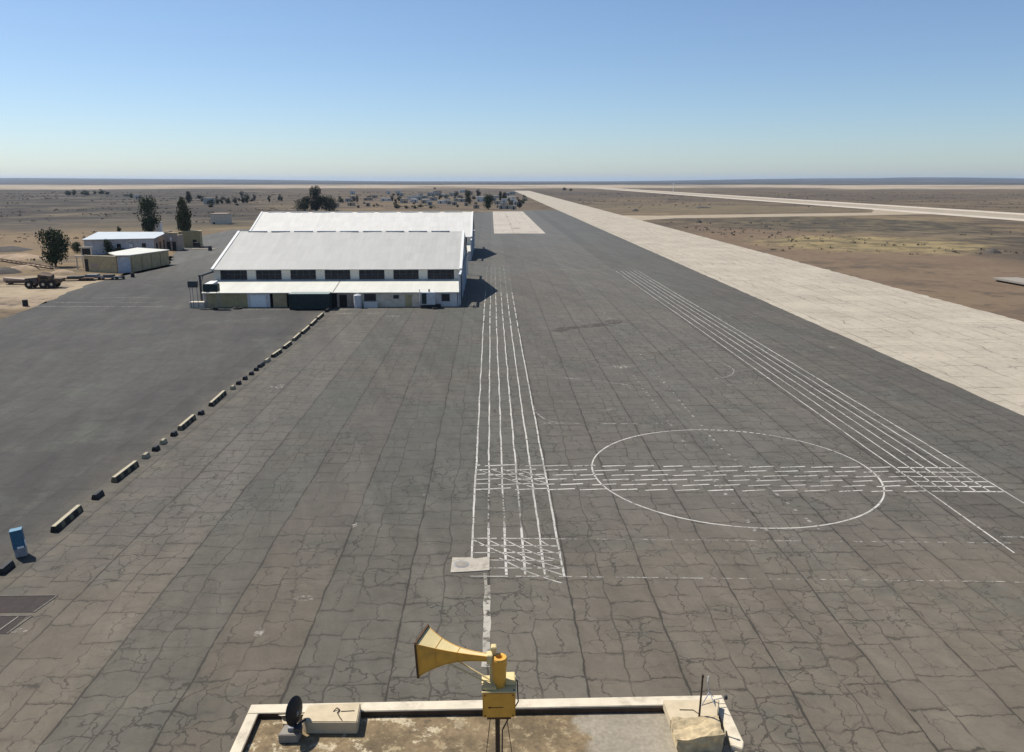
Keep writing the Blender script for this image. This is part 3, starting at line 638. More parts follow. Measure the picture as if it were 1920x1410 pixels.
def AP(u, v, Y): x, z = hy(u, v, Y); return Vector((x, Y, z))
t = thing('antenna_pole', 'dark bent pipe antenna standing on the broken slab', 'antenna', (2.66,9.42,ZR))
o0 = Vector((2.66,9.42,ZR)); p1 = AP(1310,1352,9.40); p2 = AP(1318,1266,9.42)
MB().tube(p1-o0+Vector((0,0,-.045)), p2-o0, .014, .012, 10).tube(p2-o0-Vector((0,0,.03)), p2-o0+Vector((0,0,.004)), .017, .017, 10).build('pipe', M['pipe'], t)
MB().path([p1-o0, Vector((.14,-.12,.20)), Vector((.27,-.24,.10)), Vector((.30,-.34,.03))], .008).build('cable', M['pipe'], t)
t = thing('whip_antenna', 'thin grey tripod antenna with a white tip in the right parapet corner', 'antenna', (2.88,9.80,ZR))
o0 = Vector((2.88,9.80,ZR)); top = AP(1328,1268,9.80)-o0; hub = AP(1330,1300,9.80)-o0
MB().tube(hub, top-Vector((0,0,.08)), .010, .008, 8).build('mast', M['galv'], t)
MB().tube(top-Vector((0,0,.08)), top, .007, .006, 8).build('tip', M['whitep'], t)
for q in ((-.08,-.13,.20),(.10,-.16,.20),(.13,.06,.20)):
    MB().tube(hub+Vector((0,0,.02)), q, .008, .006, 6).build('leg', M['galv'], t)
arm = AP(1361,1307,9.85)-o0
MB().tube(hub-Vector((0,0,.12)), arm, .007, .006, 6).build('arm', M['galv'], t)
MB().lathe([(0,-.03),(.022,-.03),(.026,0),(.02,.025),(0,.03)], arm, n=10).build('lamp', M['darkgrey'], t)

# ------------------------------------------------------------------ hangars
YF = g(600,576)[1]; YW = YF+7.6; YRG = YW+16.2; YB = YRG+16.2
def hangar(x0, x1, yF, zE, zR, roofmat, label, detail):
    """x0..x1 roof width; origin at the middle of the front main wall base"""
    xc = (x0+x1)/2; w = (x1-x0)/2; yW = yF+7.6
    t = thing('hangar', label, 'hangar', (xc,yW,0))
    D = 32.4; wi = w-.35
    # walls: pentagon shells
    mb = MB()
    mb.box(-wi, wi, 0, .3, 0, 3.62); mb.build('wall', M['wall_blue'], t)
    MB().box(-wi, wi, D-.3, D, 0, zE-.15).build('wall', M['wall_blue'], t)
    for sx in (-1, 1):
        mb = MB(); X = wi*sx; X2 = (wi-.25)*sx
        pr = [(.303,0),(D-.303,0),(D-.303,zE-.16),(D/2,zR-.22),(.303,zE-.16)]
        vs = [(X,p[0],p[1]) for p in pr]+[(X2,p[0],p[1]) for p in pr]
        mb.add(vs, [(0,1,2,3,4) if sx > 0 else (4,3,2,1,0), (9,8,7,6,5) if sx > 0 else (5,6,7,8,9)]+[(i,(i+1)%5,(i+1)%5+5,i+5) for i in range(5)])
        gw = mb.build('gable_wall', M['wall_blue'], t)
        for k in range(6):
            a = 2.2+k*4.7; dd = MB(); xo = X+sx*(.06 if k%2 else .16)
            dd.box(min(xo,xo+sx*.08), max(xo,xo+sx*.08), a, a+4.68, .05, 5.0)
            for q in range(5): dd.box(min(xo+sx*.08,xo+sx*.13), max(xo+sx*.08,xo+sx*.13), a+.3+q*1.0, a+.42+q*1.0, .1, 4.95)
            dd.build('door_leaf', M['door_blue'], gw)
        MB().box(min(X,X+sx*.4), max(X,X+sx*.4), .3, D-.3, 5.05, 5.3).build('door_track', M['greymix'], gw)
        # track outriggers
        for e, y0, y1 in ((-1,-6.6,.0),(1,D,D+6.6)):
            fr = MB(); fr.box(min(X,X+sx*.35), max(X,X+sx*.35), y0, y1, 4.85, 5.15)
            yp = y0 if e < 0 else y1-.3
            fr.box(min(X,X+sx*.3), max(X,X+sx*.3), yp, yp+.3, 0, 4.848)
            fr.tube((X+sx*.15,yp+.15,3.6),(X+sx*.15,yp+.15-e*1.6,4.9), .07)
            fr.build('track_outrigger', M['darkgrey' if sx < 0 else 'wall_blue'], t)
    # piers and clerestory
    z0, z1 = 3.625, zE-.05
    nW = 7; pit = (2*wi-1.0)/nW
    pm = MB()
    for k in range(nW+1):
        pw = .55 if k in (0,nW) else .75
        xk = -wi+.5+k*pit; pm.box(max(-wi, xk-pw), min(wi, xk+pw), -.05, .3, z0, z1)
    pm.box(-wi, wi, .02, .3, z1, zE-.02)
    pm.build('pier', M['pier'], t)
    for k in range(nW):
        xa = -wi+.5+k*pit+.76; xb = -wi+.5+(k+1)*pit-.76
        fr = MB(); n = 4
        for q in range(n+1):
            xx = xa+(xb-xa)*q/n; fr.box(xx-.04 if q else xx, xx+.04 if q < n else xx, .04, .14, z0, z1)
        fr.box(xa, xb, .05, .13, (z0+z1)/2-.03, (z0+z1)/2+.03)
        wd = fr.build('window', M['frame'], t)
        MB().box(xa, xb, .10, .13, z0+.002, z1-.002).build('pane', M['glass'], wd)
    # roof: gently uneven sheets
    nx, ny = 44, 12; vs = []; fs = []
    for j in range(ny*2+1):
        yy = -.45 + (D+.9)*j/(ny*2); q = 1-abs(yy-D/2)/(D/2+.45)
        for i in range(nx+1):
            xx = -w+2*w*i/nx
            zz = zE+(zR-zE)*q - .05 + .035*mnoise.noise(Vector((xx*.4, yy*.5, x0))) + (.09*mnoise.noise(Vector((xx*.35, 2, x0))) if j == ny else 0)
            vs.append((xx, yy, zz))
    n = len(vs); vs += [(p[0],p[1],p[2]-.10) for p in vs]
    R = nx+1
    for j in range(ny*2):
        for i in range(nx):
            a = j*R+i; fs.append((a,a+1,a+R+1,a+R)); fs.append((n+a+R,n+a+R+1,n+a+1,n+a))
    for j in range(ny*2):
        a = j*R; fs.append((a,a+R,n+a+R,n+a)); a = j*R+nx; fs.append((a+R,a,n+a,n+a+R))
    for i in range(nx):
        a = i; fs.append((a+1,a,n+a,n+a+1)); a = 2*ny*R+i; fs.append((a,a+1,n+a+1,n+a))
    rf = MB().add(vs, fs).build('roof', roofmat, t)
    # barge boards and ridge caps
    for sx in (-1,1):
        bb = MB()
        for s2 in (0,1):
            ya, za, yb, zb = (-.46, zE+.02, D/2-.002, zR+.0) if s2 == 0 else (D+.46, zE+.02, D/2+.002, zR+.0)
            X = sx*(w+.005); X2 = sx*(w-.45)
            p = [(X,ya,za-.2),(X,yb,zb-.2),(X,yb,zb+.06),(X,ya,za+.06),(X2,ya,za-.2),(X2,yb,zb-.2),(X2,yb,zb+.06),(X2,ya,za+.06)]
            bb.add(p, [(0,1,2,3),(7,6,5,4),(3,2,6,7),(0,4,5,1),(0,3,7,4),(1,5,6,2)])
        bb.build('barge_board', M['trim'], rf)
    for k in range(9):
        xa = -w+2+k*(2*w-4)/9; ln = (2*w-4)/9*.80
        MB().prism([(xa,D/2-.35),(xa+ln,D/2-.35),(xa+ln,D/2+.35),(xa,D/2+.35)], zR-.10, zR+.055).build('ridge_cap', M['trim'], rf)
    # lean-to along the front
    lw = 20.5; lx0 = -wi if not detail else g(372,0+545)[0]*0 + (-46.4-xc); lx1 = wi
    lz = 2.42
    lr = MB(); vs = []; fs = []; nx2 = 30
    for i in range(nx2+1):
        xx = lx0-.2+(lx1-lx0+.25)*i/nx2; dz = .03*mnoise.noise(Vector((xx*.6,0,1)))
        vs += [(xx,-7.9,lz+dz),(xx,-3.9,lz+.55+dz),(xx,-.052,3.60),(xx,-7.9,lz-.12+dz),(xx,-3.9,lz+.43+dz),(xx,-.052,3.48)]
    for i in range(nx2):
        a = i*6
        for p_, q_ in ((0,1),(1,2)): fs.append((a+p_,a+6+p_,a+6+q_,a+q_)); fs.append((a+3+q_,a+9+q_,a+9+p_,a+3+p_))
        fs.append((a,a+3,a+9,a+6))
    fs += [(0,1,4,3),(1,2,5,4)]; a = nx2*6; fs += [(a+3,a+4,a+1,a),(a+4,a+5,a+2,a+1)]
    lroof = lr.add(vs, fs).build('lean_to_roof', M['roof_cream'], t)
    MB().prism([(lx0,-7.6),(lx0+.25,-7.6),(lx0+.25,-.002),(lx0,-.002)], 0, [lz-.10,lz-.10,3.46,3.46]).build('lean_to_wall', M['wall_blue'], t)
    MB().prism([(lx1-.25,-7.6),(lx1,-7.6),(lx1,-.002),(lx1-.25,-.002)], 0, [lz-.10,lz-.10,3.46,3.46]).build('lean_to_wall', M['wall_blue'], t)
    if not detail:
        MB().box(lx0+.25, lx1-.25, -7.6, -7.3, 0, lz-.10).build('lean_to_wall', M['cream'], t); return t
    fy = -7.6
    cells = [(-46.15,-43.0,'tan'),(-43.0,-39.4,'ochre'),(-39.4,-35.8,'lilac'),(-35.8,-35.3,'opening'),(-35.3,-33.1,'tan'),(-33.1,-31.8,'opening'),(-31.8,-26.2,'cream'),(-26.2,-25.0,'opening'),
             (-25.0,-22.2,'pinkwall'),(-22.2,-20.9,'cream'),(-20.9,-18.5,'cream'),(-18.5,-11.7,'cream'),(-11.7,-8.3,'lilac'),(-8.3,-5.45,'lilac')]
    for a, b, m_ in cells:
        if m_ == 'opening': MB().box(a-xc, b-xc, fy+.5, fy+.6, 0, lz-.08).build('doorway', M['opening'], t)
        else: MB().box(a-xc, b-xc, fy, fy+.28, 0, lz-.10).build('lean_to_wall', M[m_], t)
    for a, b, c_, d_ in ((-20.6,-18.7,1.0,2.15),(-15.9,-15.0,1.35,1.95),(-8.1,-6.75,.9,2.1)):
        wd = MB().box(a-xc, b-xc, fy-.045, fy-.002, c_, d_).build('window', M['frame'], t)
        MB().box(a-xc+.08, b-xc-.08, fy-.055, fy-.046, c_+.08, d_-.08).build('pane', M['glass'], wd)
    for a, b, m_ in ((-42.7,-40.9,'ochre'),(-38.9,-36.4,'whitep'),(-24.6,-23.4,'rust'),(-14.0,-12.9,'tan')):
        MB().box(a-xc, b-xc, fy-.06, fy-.002, .05, 2.0).build('door', M[m_], t)
    MB().tube((-11.65-xc,fy-.12,0),(-11.65-xc,fy-.12,2.9), .08).build('downpipe', M['whitep'], t)
    MB().tube((-25.6-xc,-7.85,2.45),(-25.6-xc,-.3,3.64), .03).build('roof_cable', M['pipe'], t)
    return t
h1 = hangar(-47.3, -4.95, YF, 5.42, 10.80, M['roof_grey'], 'nearer of two white-roofed hangars, with dark clerestory windows and a low lean-to in front', True)
hangar(-64.2, -4.95, YF+79.0, 5.60, 11.5, M['roof_white'], 'farther white-roofed hangar rising behind the windowed one', False)
# things round the hangar
yl = YF
t = thing('shipping_container', 'dark green shipping container standing before the hangar lean-to', 'container', (-28.9,YF-2.9,0.02))
MB().box(-3.15,3.15,0,2.44,.12,2.48).build('body', M['green_box'], t)
for k in range(18): pass
rb = MB()
for k in range(22): rb.box(-3.05+k*.285,-2.93+k*.285,-.035,-.002,.25,2.35)
rb.build('ribbing', M['green_box'], t); MB().box(-3.18,3.18,-.04,2.47,2.482,2.56).build('roof', M['green_top'], t)
for sx in (-1,1):
    for yy in (.0,2.26): MB().box(sx*3.02-.1,sx*3.02+.1,yy,yy+.18,0,.118).build('foot', M['black'], t)
t = thing('water_tank', 'dark water tank on thin legs at the left end of the lean-to', 'tank', (-44.6,YF-1.35,.02))
MB().box(-1.15,1.15,-.6,.7,2.75,4.0).build('tank', M['green_box'], t, bevel=.06)
MB().prism([(-.95,-.1),(.3,-.1),(.9,.66),(-.2,.66)], 4.003, [4.02,4.02,4.4,4.4]).build('cover', M['whitep'], t)
for sx in (-1,1):
    for yy in (-.5,.6): MB().tube((sx*1.0,yy,0),(sx*1.0,yy,2.748), .045).build('leg', M['greymix'], t)
t = thing('junction_cabinet', 'dark box on a lattice stand at the hangar outrigger post', 'box', (-47.7,YF-.6,.02))
MB().box(-.75,.75,-.3,.3,3.35,4.35).build('cabinet', M['darkgrey'], t, bevel=.03)
for sx in (-.6,-.15,.6): MB().tube((sx,0,0),(sx*.9,0,3.348), .05).build('leg', M['greymix'], t)
MB().box(-.9,1.5,.1,1.2,0,.95).build('plinth', M['cream'], t)
t = thing('generator', 'grey-blue generator cabinet with a dark base by the right end of the lean-to', 'generator', (-10.1,YF-1.7,.02))
MB().box(-1.1,1.1,0,1.2,.55,2.55).build('cabinet', M['wall_blue'], t, bevel=.03)
MB().box(-1.25,1.9,-.25,1.3,.0,.52).build('skid', M['black'], t); MB().tube((.1,.6,2.56),(.1,.6,3.0), .12).build('exhaust', M['black'], t)
MB().box(-1.05,-.3,-.03,-.002,.7,2.4).build('door', M['green_box'], t)
t = thing('water_drum', 'pale blue upright drum against the lean-to wall', 'drum', (-21.55,YF-.75,.02))
MB().lathe([(0,0),(.62,0),(.64,.1),(.62,.9),(.65,.95),(.62,1.0),(.62,2.0),(.5,2.1),(0,2.12)], n=20).build('body', M['wall_blue'], t)
MB().lathe([(.2,2.1),(.22,2.2),(0,2.22)], n=14).build('lid', M['whitep'], t)
t = thing('trough', 'low pale trough beneath the lean-to window', 'trough', (-19.5,YF-.9,.02))
MB().box(-1.1,1.1,0,.55,0,.75).box(-1.2,1.2,-.06,.6,.752,.86).build('body', M['wall_blue'], t)
for i, (x_, y_, r_) in enumerate(((-44.2,YF-1.9,1.0),(-40.6,YF-1.6,1.4),(-9.0,YF-2.6,.9))):
    mbt = MB(); mbt.lathe([(.30*r_,0),(.5*r_,.02),(.56*r_,.13),(.5*r_,.24),(.30*r_,.25),(.24*r_,.13),(.30*r_,0)], n=20)
    tag(mbt.build('tyre', M['rubber'], loc=(x_,y_,.02)), ['worn tyre flat on the ground below the water tank','largest tyre flat on the ground right of the water tank','tyre flat on the ground before the generator'][i], 'tyre', 'loose tyres before the lean-to')
x_, y_ = g(888,577)
t = thing('concrete_stump', 'small dark stump on the apron at the right hangar corner', 'stump', (x_,y_,.02)); MB().lathe([(0,0),(.25,0),(.22,.35),(.15,.5),(0,.52)], n=12).build('body', M['kerb'], t)

# ------------------------------------------------------------------ barrier line
bars = [('long',(100,1000),(154,957),'s'),('short',(180,938),(191,928),'k'),('long',(214,906),(258,873),'s'),('short',(272,861),None,'c'),('short',(291,847),None,'k'),('short',(305,834),None,'c'),
 ('short',(325,819),None,'k'),('long',(336,808),(367,785),'s'),('short',(376,779),None,'k'),('long',(393,763),(425,739),'s'),('short',(436,731),None,'c'),('short',(447,722),None,'k'),('short',(459,713),None,'k'),
 ('short',(471,704),None,'k'),('short',(480,696),None,'k'),('short',(487,690),(494,684),'k'),('short',(498,681),(506,676),'c'),('long',(512,671),(527,660),'s'),('long',(534,655),(545,645),'s'),('long',(551,640),(563,629),'s'),
 ('long',(567,627),(580,615),'s'),('long',(582,612),(595,602),'s'),('long',(596,600),(606,591),'s'),('short',(612,586),(622,579),'k')]
first = {}
def barrier_mesh(key, ln):
    mb = MB(); h = .39 if ln > 1.6 else .34; a, b = .21, .115
    prof = [(-a,0),(-a,.12),(-b,h),(b,h),(a,.12),(a,0)]
    n = 6; vs = []; J = 10
    for j in range(J+1):
        yy = ln*(j/J-.5)
        for p in prof: vs.append((p[0]+.012*mnoise.noise(Vector((yy*2,p[1]*5,ln))), yy, p[1]+.012*mnoise.noise(Vector((yy*1.7,p[0]*9,ln+3)))*(p[1] > .1)))
    fs = [(j*n+i, (j+1)*n+i, (j+1)*n+(i+1)%n, j*n+(i+1)%n) for j in range(J) for i in range(n)] + [tuple(range(n)), tuple(J*n+i for i in range(n-1,-1,-1))]
    return mb.add(vs, fs)
gname = 'concrete barrier blocks in a line from the blue box to the container'
near = [('short',(2,1079),(25,1062),'k')]
cnt = 0
for kind, p0, p1, colr in near+bars:
    a = g(*p0); b = g(*p1) if p1 else (a[0], a[1]+.6)
    ln = max(.58, (b[1]-a[1])*.96); x = (a[0]+b[0])/2-.05; y = (a[1]+b[1])/2
    m_ = {'s':M['stripe'],'k':M['black'],'c':M['block_cream']}[colr]
    o = barrier_mesh(kind, ln).build('concrete_barrier', m_, loc=(x,y,.02)); o.rotation_euler = (0,0,random.uniform(-.05,.05))
    nm = {'s':'striped black and cream concrete barrier','k':'black-painted concrete block','c':'cream concrete block'}[colr]
    if cnt == 0: lab = 'short black concrete barrier at the foot of the blue box, nearest the camera'
    else: lab = f'{"short " if kind == "short" else "long "}{nm}, {nth(cnt-1)} past the blue box in the barrier line'
    tag(o, lab, 'barrier', gname); cnt += 1
# blue box
t = thing('blue_cabinet', 'blue upright metal box with a grey foot at the near end of the barrier line', 'box', (-25.75,42.1,.05), math.radians(24)); t.scale = (.9,.9,.92); t.rotation_euler = (math.radians(-4), math.radians(-5), math.radians(24))
MB().box(-.32,.32,-.30,.30,.50,1.62).build('body', M['blue'], t, bevel=.02)
MB().box(-.30,.30,-.28,.28,.0,.498).build('foot', M['greymix'], t)
MB().box(-.33,.33,-.31,.31,1.622,1.66).build('top_plate', simple('pale_blue_paint', (.11,.22,.30), .55), t)
MB().box(.322,.335,-.2,.22,.55,.95).box(-.1,.26,-.318,-.303,.53,.66).build('white_notice', M['whitep'], t)
# drain covers
for i, (y0, y1, x1) in enumerate(((35.95,37.55,-21.9),(34.05,35.6,-22.1))):
    t = thing('drain_pit', ['plain rusty steel pit cover at the left edge of the apron','smaller rusty pit cover with pale bars, nearer the camera'][i], 'pit cover', (-25,(y0+y1)/2,.02), 0, 'rusty pit covers')
    MB().prism([(-4,-(y1-y0)/2),(x1+25,-(y1-y0)/2),(x1+25+(.25 if i == 0 else .1),(y1-y0)/2),(-4,(y1-y0)/2)], .003, .012).build('plate', M['rust'], t)
    MB().box(-4,x1+25+.3,(y1-y0)/2+.002,(y1-y0)/2+.09,.0,.03).prism([(x1+25+.02,-(y1-y0)/2),(x1+25+.12,-(y1-y0)/2),(x1+25+.40,(y1-y0)/2),(x1+25+.30,(y1-y0)/2)], .0, .03).build('kerb_frame', M['frame_stone'], t)
    if i:
        for q in (1.6,2.45): MB().prism([(q-.06,-.72),(q,-.72),(q+.24,.72),(q+.18,.72)], .013, .03).build('bar', M['kerb'], t)

# ------------------------------------------------------------------ sheds on the left
def lz_(p, o): return (p[0]-o[0], p[1]-o[1])
A = [g(160,478), g(290,475)]; Ab = [g(313,437,4.1), g(186,437,4.1)]
o0 = ((A[0][0]+A[1][0])/2, (A[0][1]+A[1][1])/2)
t = thing('long_shed', 'long grey shed with a low white roof behind the tan shed', 'shed', (o0[0],o0[1],0))
P4 = [lz_(A[0],o0), lz_(A[1],o0), lz_(Ab[0],o0), lz_(Ab[1],o0)]
MB().prism(P4, 0, 4.0).build('wall', M['wall_blue'], t)
cx_ = sum(p[0] for p in P4)/4; cy_ = sum(p[1] for p in P4)/4
MB().prism([(cx_+(p[0]-cx_)*1.04, cy_+(p[1]-cy_)*1.04) for p in P4], [4.02,4.02,4.25,4.25], [4.22,4.22,4.45,4.45]).build('roof', M['roof_blue'], t)
wx0, wx1 = P4[0][0], P4[1][0]; wy = (P4[0][1]+P4[1][1])/2
for k in range(4):
    xx = wx0+5.2+k*3.1; yy = P4[0][1]+(P4[1][1]-P4[0][1])*(xx-wx0)/(wx1-wx0)
    wd = MB().box(xx-.7,xx+.7,yy-.09,yy-.012,1.7,2.9).build('window', M['frame'], t); MB().box(xx-.6,xx+.6,yy-.11,yy-.092,1.8,2.8).build('pane', M['glass' if k%2 else 'whitep'], wd)
# brown end wall cladding with openings (right end)
e0, e1 = Vector((*P4[1],0)), Vector((*P4[2],0)); d = (e1-e0); nn = Vector((d.y,-d.x,0)).normalized()
mbw = MB()
def wallpatch(mb, e0, d, nn, a, b, z0, z1, t0, t1):
    p = e0+d*a+nn*t0; q = e0+d*b+nn*t0; p2 = e0+d*a+nn*t1; q2 = e0+d*b+nn*t1
    mb.prism([(p2.x,p2.y),(q2.x,q2.y),(q.x,q.y),(p.x,p.y)][::1], z0, z1)
wallpatch(mbw, e0, d, nn, .02, .98, 0, 3.9, .004, .10); mbw.build('end_wall', M['pinkwall'], t)
for a_ in (.12,.36,.62,.84):
    m2 = MB(); wallpatch(m2, e0, d, nn, a_, a_+.10, .2, 2.6, .105, .14); m2.build('opening', M['opening'], t)
# tan shed
Bp = [g(222,512), g(247,511), g(318,496)]; Bk = [g(315,467,3.7), g(257,465,3.75), g(205,475,3.8)]
o0 = Bp[1]
t = thing('tan_shed', 'tan shed with a white tilted roof and a grey-blue door end, nearest the apron', 'shed', (o0[0],o0[1],0))
P5 = [lz_(p,o0) for p in (Bp[0],Bp[1],Bp[2],Bk[1],Bk[2])]
MB().prism(P5, 0, [3.75,3.7,3.35,3.6,3.75]).build('wall', M['tan'], t)
cx_ = sum(p[0] for p in P5)/5; cy_ = sum(p[1] for p in P5)/5
MB().prism([(cx_+(p[0]-cx_)*1.05, cy_+(p[1]-cy_)*1.05) for p in P5], [3.78,3.73,3.38,3.63,3.78], [3.96,3.91,3.56,3.81,3.96]).build('roof', M['roof_cream'], t)
e0, e1 = Vector((*P5[0],0)), Vector((*P5[1],0)); d = e1-e0; nn = Vector((d.y,-d.x,0)).normalized()
m2 = MB(); wallpatch(m2, e0, d, nn, .02, .98, .0, 2.6, .01, .06); m2.build('door', M['door_blue'], t)
m2 = MB(); wallpatch(m2, e0, d, nn, .02, .98, 2.62, 3.6, .01, .05); m2.build('door_panel', M['wall_blue'], t)
e0, e1 = Vector((*P5[1],0)), Vector((*P5[2],0)); d = e1-e0; nn = Vector((d.y,-d.x,0)).normalized()
for k in range(4):
    m2 = MB(); wallpatch(m2, e0, d, nn, .02+k*.245, .03+k*.245, .0, 3.2, .01, .14); m2.build('buttress', M['ochre'], t)
# tan yard wall with a doorway, to the left of the shed
w0, w1 = g(160,509), g(221,512)
t = thing('yard_wall', 'tan roofless wall with a dark doorway left of the tan shed', 'wall', (w0[0],w0[1],0))
d = Vector((w1[0]-w0[0], w1[1]-w0[1], 0)); e0 = Vector((0,0,0)); nn = Vector((d.y,-d.x,0)).normalized()
m2 = MB(); wallpatch(m2, e0, d, nn, .0, .985, 0, 3.55, -.3, 0); m2.build('panel', M['tan'], t)
m2 = MB(); wallpatch(m2, e0, d, nn, -.01, .985, 3.552, 3.68, -.35, .05); m2.build('coping', M['parapet'], t)
m2 = MB(); wallpatch(m2, e0, d, nn, .02, .12, 0, 2.8, .004, .05); m2.build('doorway', M['opening'], t)
m2 = MB(); wallpatch(m2, e0, d, nn, .2, .4, .9, 2.0, .004, .03); m2.build('faded_patch', M['pinkwall'], t)
# white post frame
p0 = g(146,505)
t = thing('post_frame', 'white open post frame at the left end of the tan wall', 'frame', (p0[0],p0[1],0))
for xx, yy in ((0,0),(2.3,-.3),(.2,2.4),(2.5,2.1)): MB().box(xx-.12,xx+.12,yy-.12,yy+.12,0,4.7 if yy > 1 else 2.9).build('post', M['cream'], t)
MB().box(-.2,2.7,2.05,2.5,4.702,5.0).box(-.3,2.6,-.42,.12,2.902,3.15).build('beam', M['cream'], t)
MB().box(.35,2.4,2.3,2.4,3.0,4.6).build('infill', M['opening'], t)
# ruined gatehouse and hut beyond
p0 = g(311,470)
t = thing('ruined_gatehouse', 'pink stone ruin with dark doorways at the end of the long shed', 'ruin', (p0[0],p0[1],0))
MB().box(0,3.6,0,.4,0,5.2).box(0,.4,.402,5,0,5.6).box(3.2,3.6,.402,5,0,4.4).build('wall', M['pinkwall'], t)
for a_ in (.5,2.1): MB().box(a_,a_+1.0,-.05,-.004,0,2.6).build('doorway', M['opening'], t)
MB().box(1.5,2.0,-.09,-.01,2.9,3.9).build('notice', M['whitep'], t)
MB().prism([(-.2,-.2),(3.9,-.2),(3.9,1.2),(-.2,1.2)], [5.25,4.9,4.9,5.25], [5.45,5.1,5.1,5.45]).build('broken_roof', M['tan'], t)
p0 = g(338,464)
t = thing('tan_hut', 'square tan hut behind the tall olive tree', 'hut', (p0[0],p0[1],0), math.radians(12))
MB().box(0,6.0,0,5,0,4.6).build('wall', M['ochre'], t); MB().box(-.2,6.2,-.2,5.2,4.602,4.85).build('roof', M['tan'], t)
MB().box(3.8,4.9,-.05,-.003,0,2.3).build('door', M['opening'], t)
p0 = g(395,420.5); p1 = g(428,420)
t = thing('blank_store', 'lone windowless tan store in the field behind the hangars', 'store', (p0[0],p0[1],0))
MB().box(0,p1[0]-p0[0],0,8,0,4.7).build('wall', M['cream'], t); MB().box(-.15,p1[0]-p0[0]+.15,-.15,8.15,4.702,4.95).build('roof', M['pinkwall'], t)
MB().box(1.2,2.0,-.05,-.003,0,1.0).build('vent', M['opening'], t)
# white kiosk, barrels, kerb bits
p0 = g(298,436)
t = thing('white_kiosk', 'small white rooftop-high kiosk behind the long shed', 'kiosk', (p0[0],p0[1],0)); MB().box(-1.2,1.2,-1,1,0,4.0).build('wall', M['whitep'], t); MB().box(-1.35,1.35,-1.15,1.15,4.002,4.2).build('roof', M['cream'], t)
for u, v, lab, m_, s_ in ((48,574,'black drum standing alone on the sandy verge far left','black',1.0),(394,470,'dark drum by the road left of the hangar roof','darkgrey',1.3),(249,520,'dark post drum at the corner of the tan shed','black',.9)):
    p0 = g(u,v); t = thing('oil_drum', lab, 'drum', (p0[0],p0[1],.0), 0, 'loose drums by the road')
    MB().lathe([(0,0),(.42*s_,0),(.44*s_,.04),(.42*s_,.45*s_),(.45*s_,.48*s_),(.42*s_,.52*s_),(.42*s_,1.0*s_),(.44*s_,1.04*s_),(0,1.03*s_)], n=18).build('body', M[m_], t)
    MB().lathe([(0,1.032*s_),(.10,1.035*s_),(.10,1.07*s_),(0,1.07*s_)], (.2,0,0), n=10).build('bung', M['rust'], t)
p0 = g(378,466)
t = thing('dark_trailer', 'low dark trailer with a pale tail bar beside the road behind the hut', 'trailer', (p0[0],p0[1],0), math.radians(-10))
MB().box(-2.2,2.2,-.8,.8,.5,.75).build('deck', M['darkgrey'], t); MB().box(-2.2,-.8,-.7,.7,.752,1.8).build('box', M['black'], t); MB().tube((2.2,0,.6),(4.0,0,.5), .06).build('drawbar', M['kerb'], t)
for sx in (-.8,.8): MB().lathe([(0,-.12),(.45,-.12),(.48,0),(.45,.12),(0,.12)], (0,sx,.48), (0,1,0), 16).build('wheel', M['rubber'], t)
for u, v, ln, lab in ((352,463,8,'pale kerb strip by the tan hut'),(382,467,7,'pale kerb strip by the dark trailer')):
    p0 = g(u,v); tag(MB().box(-ln/2,ln/2,-.5,.5,0,.18).build('kerb_strip', M['parapet'], loc=(p0[0],p0[1],.022)), lab, 'kerb', 'kerb strips by the road')

# wrecked gun truck and scrap row
def wheel(par, x, y, r=.55):
    wh = MB().lathe([(.30,-.16),(r*.92,-.16),(r,-.08),(r,.08),(r*.92,.16),(.30,.16),(.30,-.16)], (x,y,r), (0,1,0), 20).build('wheel', M['rubber'], par)
    MB().lathe([(0,-.14),(.14,-.15),(.29,-.10),(.29,.10),(0,.12)], (x,y,r), (0,1,0), 14).build('hub', M['cream'], wh)
p0 = g(82,541)
t = thing('wrecked_truck', 'burnt rusty truck wreck with three wheels on the sandy verge', 'truck', (p0[0],p0[1],0), math.radians(4))
for x in (-2.6,.0,1.5): wheel(t, x, -.0, .78); wheel(t, x, 2.2, .78)
MB().box(-3.4,2.7,.2,2.0,.95,1.25).build('chassis', M['wreck'], t)
MB().prism([(-.9,.1),(1.5,.1),(1.3,2.1),(-.7,2.1)], 1.252, [2.6,2.3,2.6,3.0]).build('cab', M['wreck'], t)
MB().box(-.5,.9,.04,.095,1.75,2.2).build('window', M['opening'], t)
MB().prism([(-3.3,.1),(-1.1,.1),(-1.1,2.1),(-3.3,2.1)], 1.252, [1.9,2.1,2.0,1.7]).build('bonnet', M['darkgrey'], t)
MB().box(1.6,3.2,.2,2.1,1.252,1.8).build('bed', M['wreck'], t)
p0 = g(28,533)
t = thing('broken_cart', 'low broken cart with a raised nose left of the truck wreck', 'cart', (p0[0],p0[1],0), math.radians(3))
MB().prism([(-1.8,-.6),(3.6,-.6),(3.6,.8),(-1.8,.8)], [.5,.25,.25,.5], [1.35,.9,.9,1.35]).build('body', M['pinkwall'], t)
MB().box(-1.4,3.2,-.64,-.605,.3,.8).build('side', M['wreck'], t); MB().box(-1.0,-.6,-.5,.7,0,.3).box(2.4,2.8,-.5,.7,0,.27).build('support', M['wreck'], t)
p0 = g(100,507); p1 = g(12,492); 
t = thing('boom', 'long dark lattice boom lying on the sand behind the truck wreck', 'boom', (p0[0],p0[1],0))
q0 = Vector((0,0,.3)); q1 = Vector((p1[0]-p0[0], p1[1]-p0[1]-8, 1.6)); mbx = MB()
for oz in (0,.55): mbx.tube(q0+Vector((0,0,oz)), q1+Vector((0,0,oz)), .13)
for k in range(14):
    a_ = q0.lerp(q1, k/14); b_ = q0.lerp(q1, (k+1)/14); mbx.tube(a_+Vector((0,0,.55*(k%2))), b_+Vector((0,0,.55*(1-k%2))), .06)
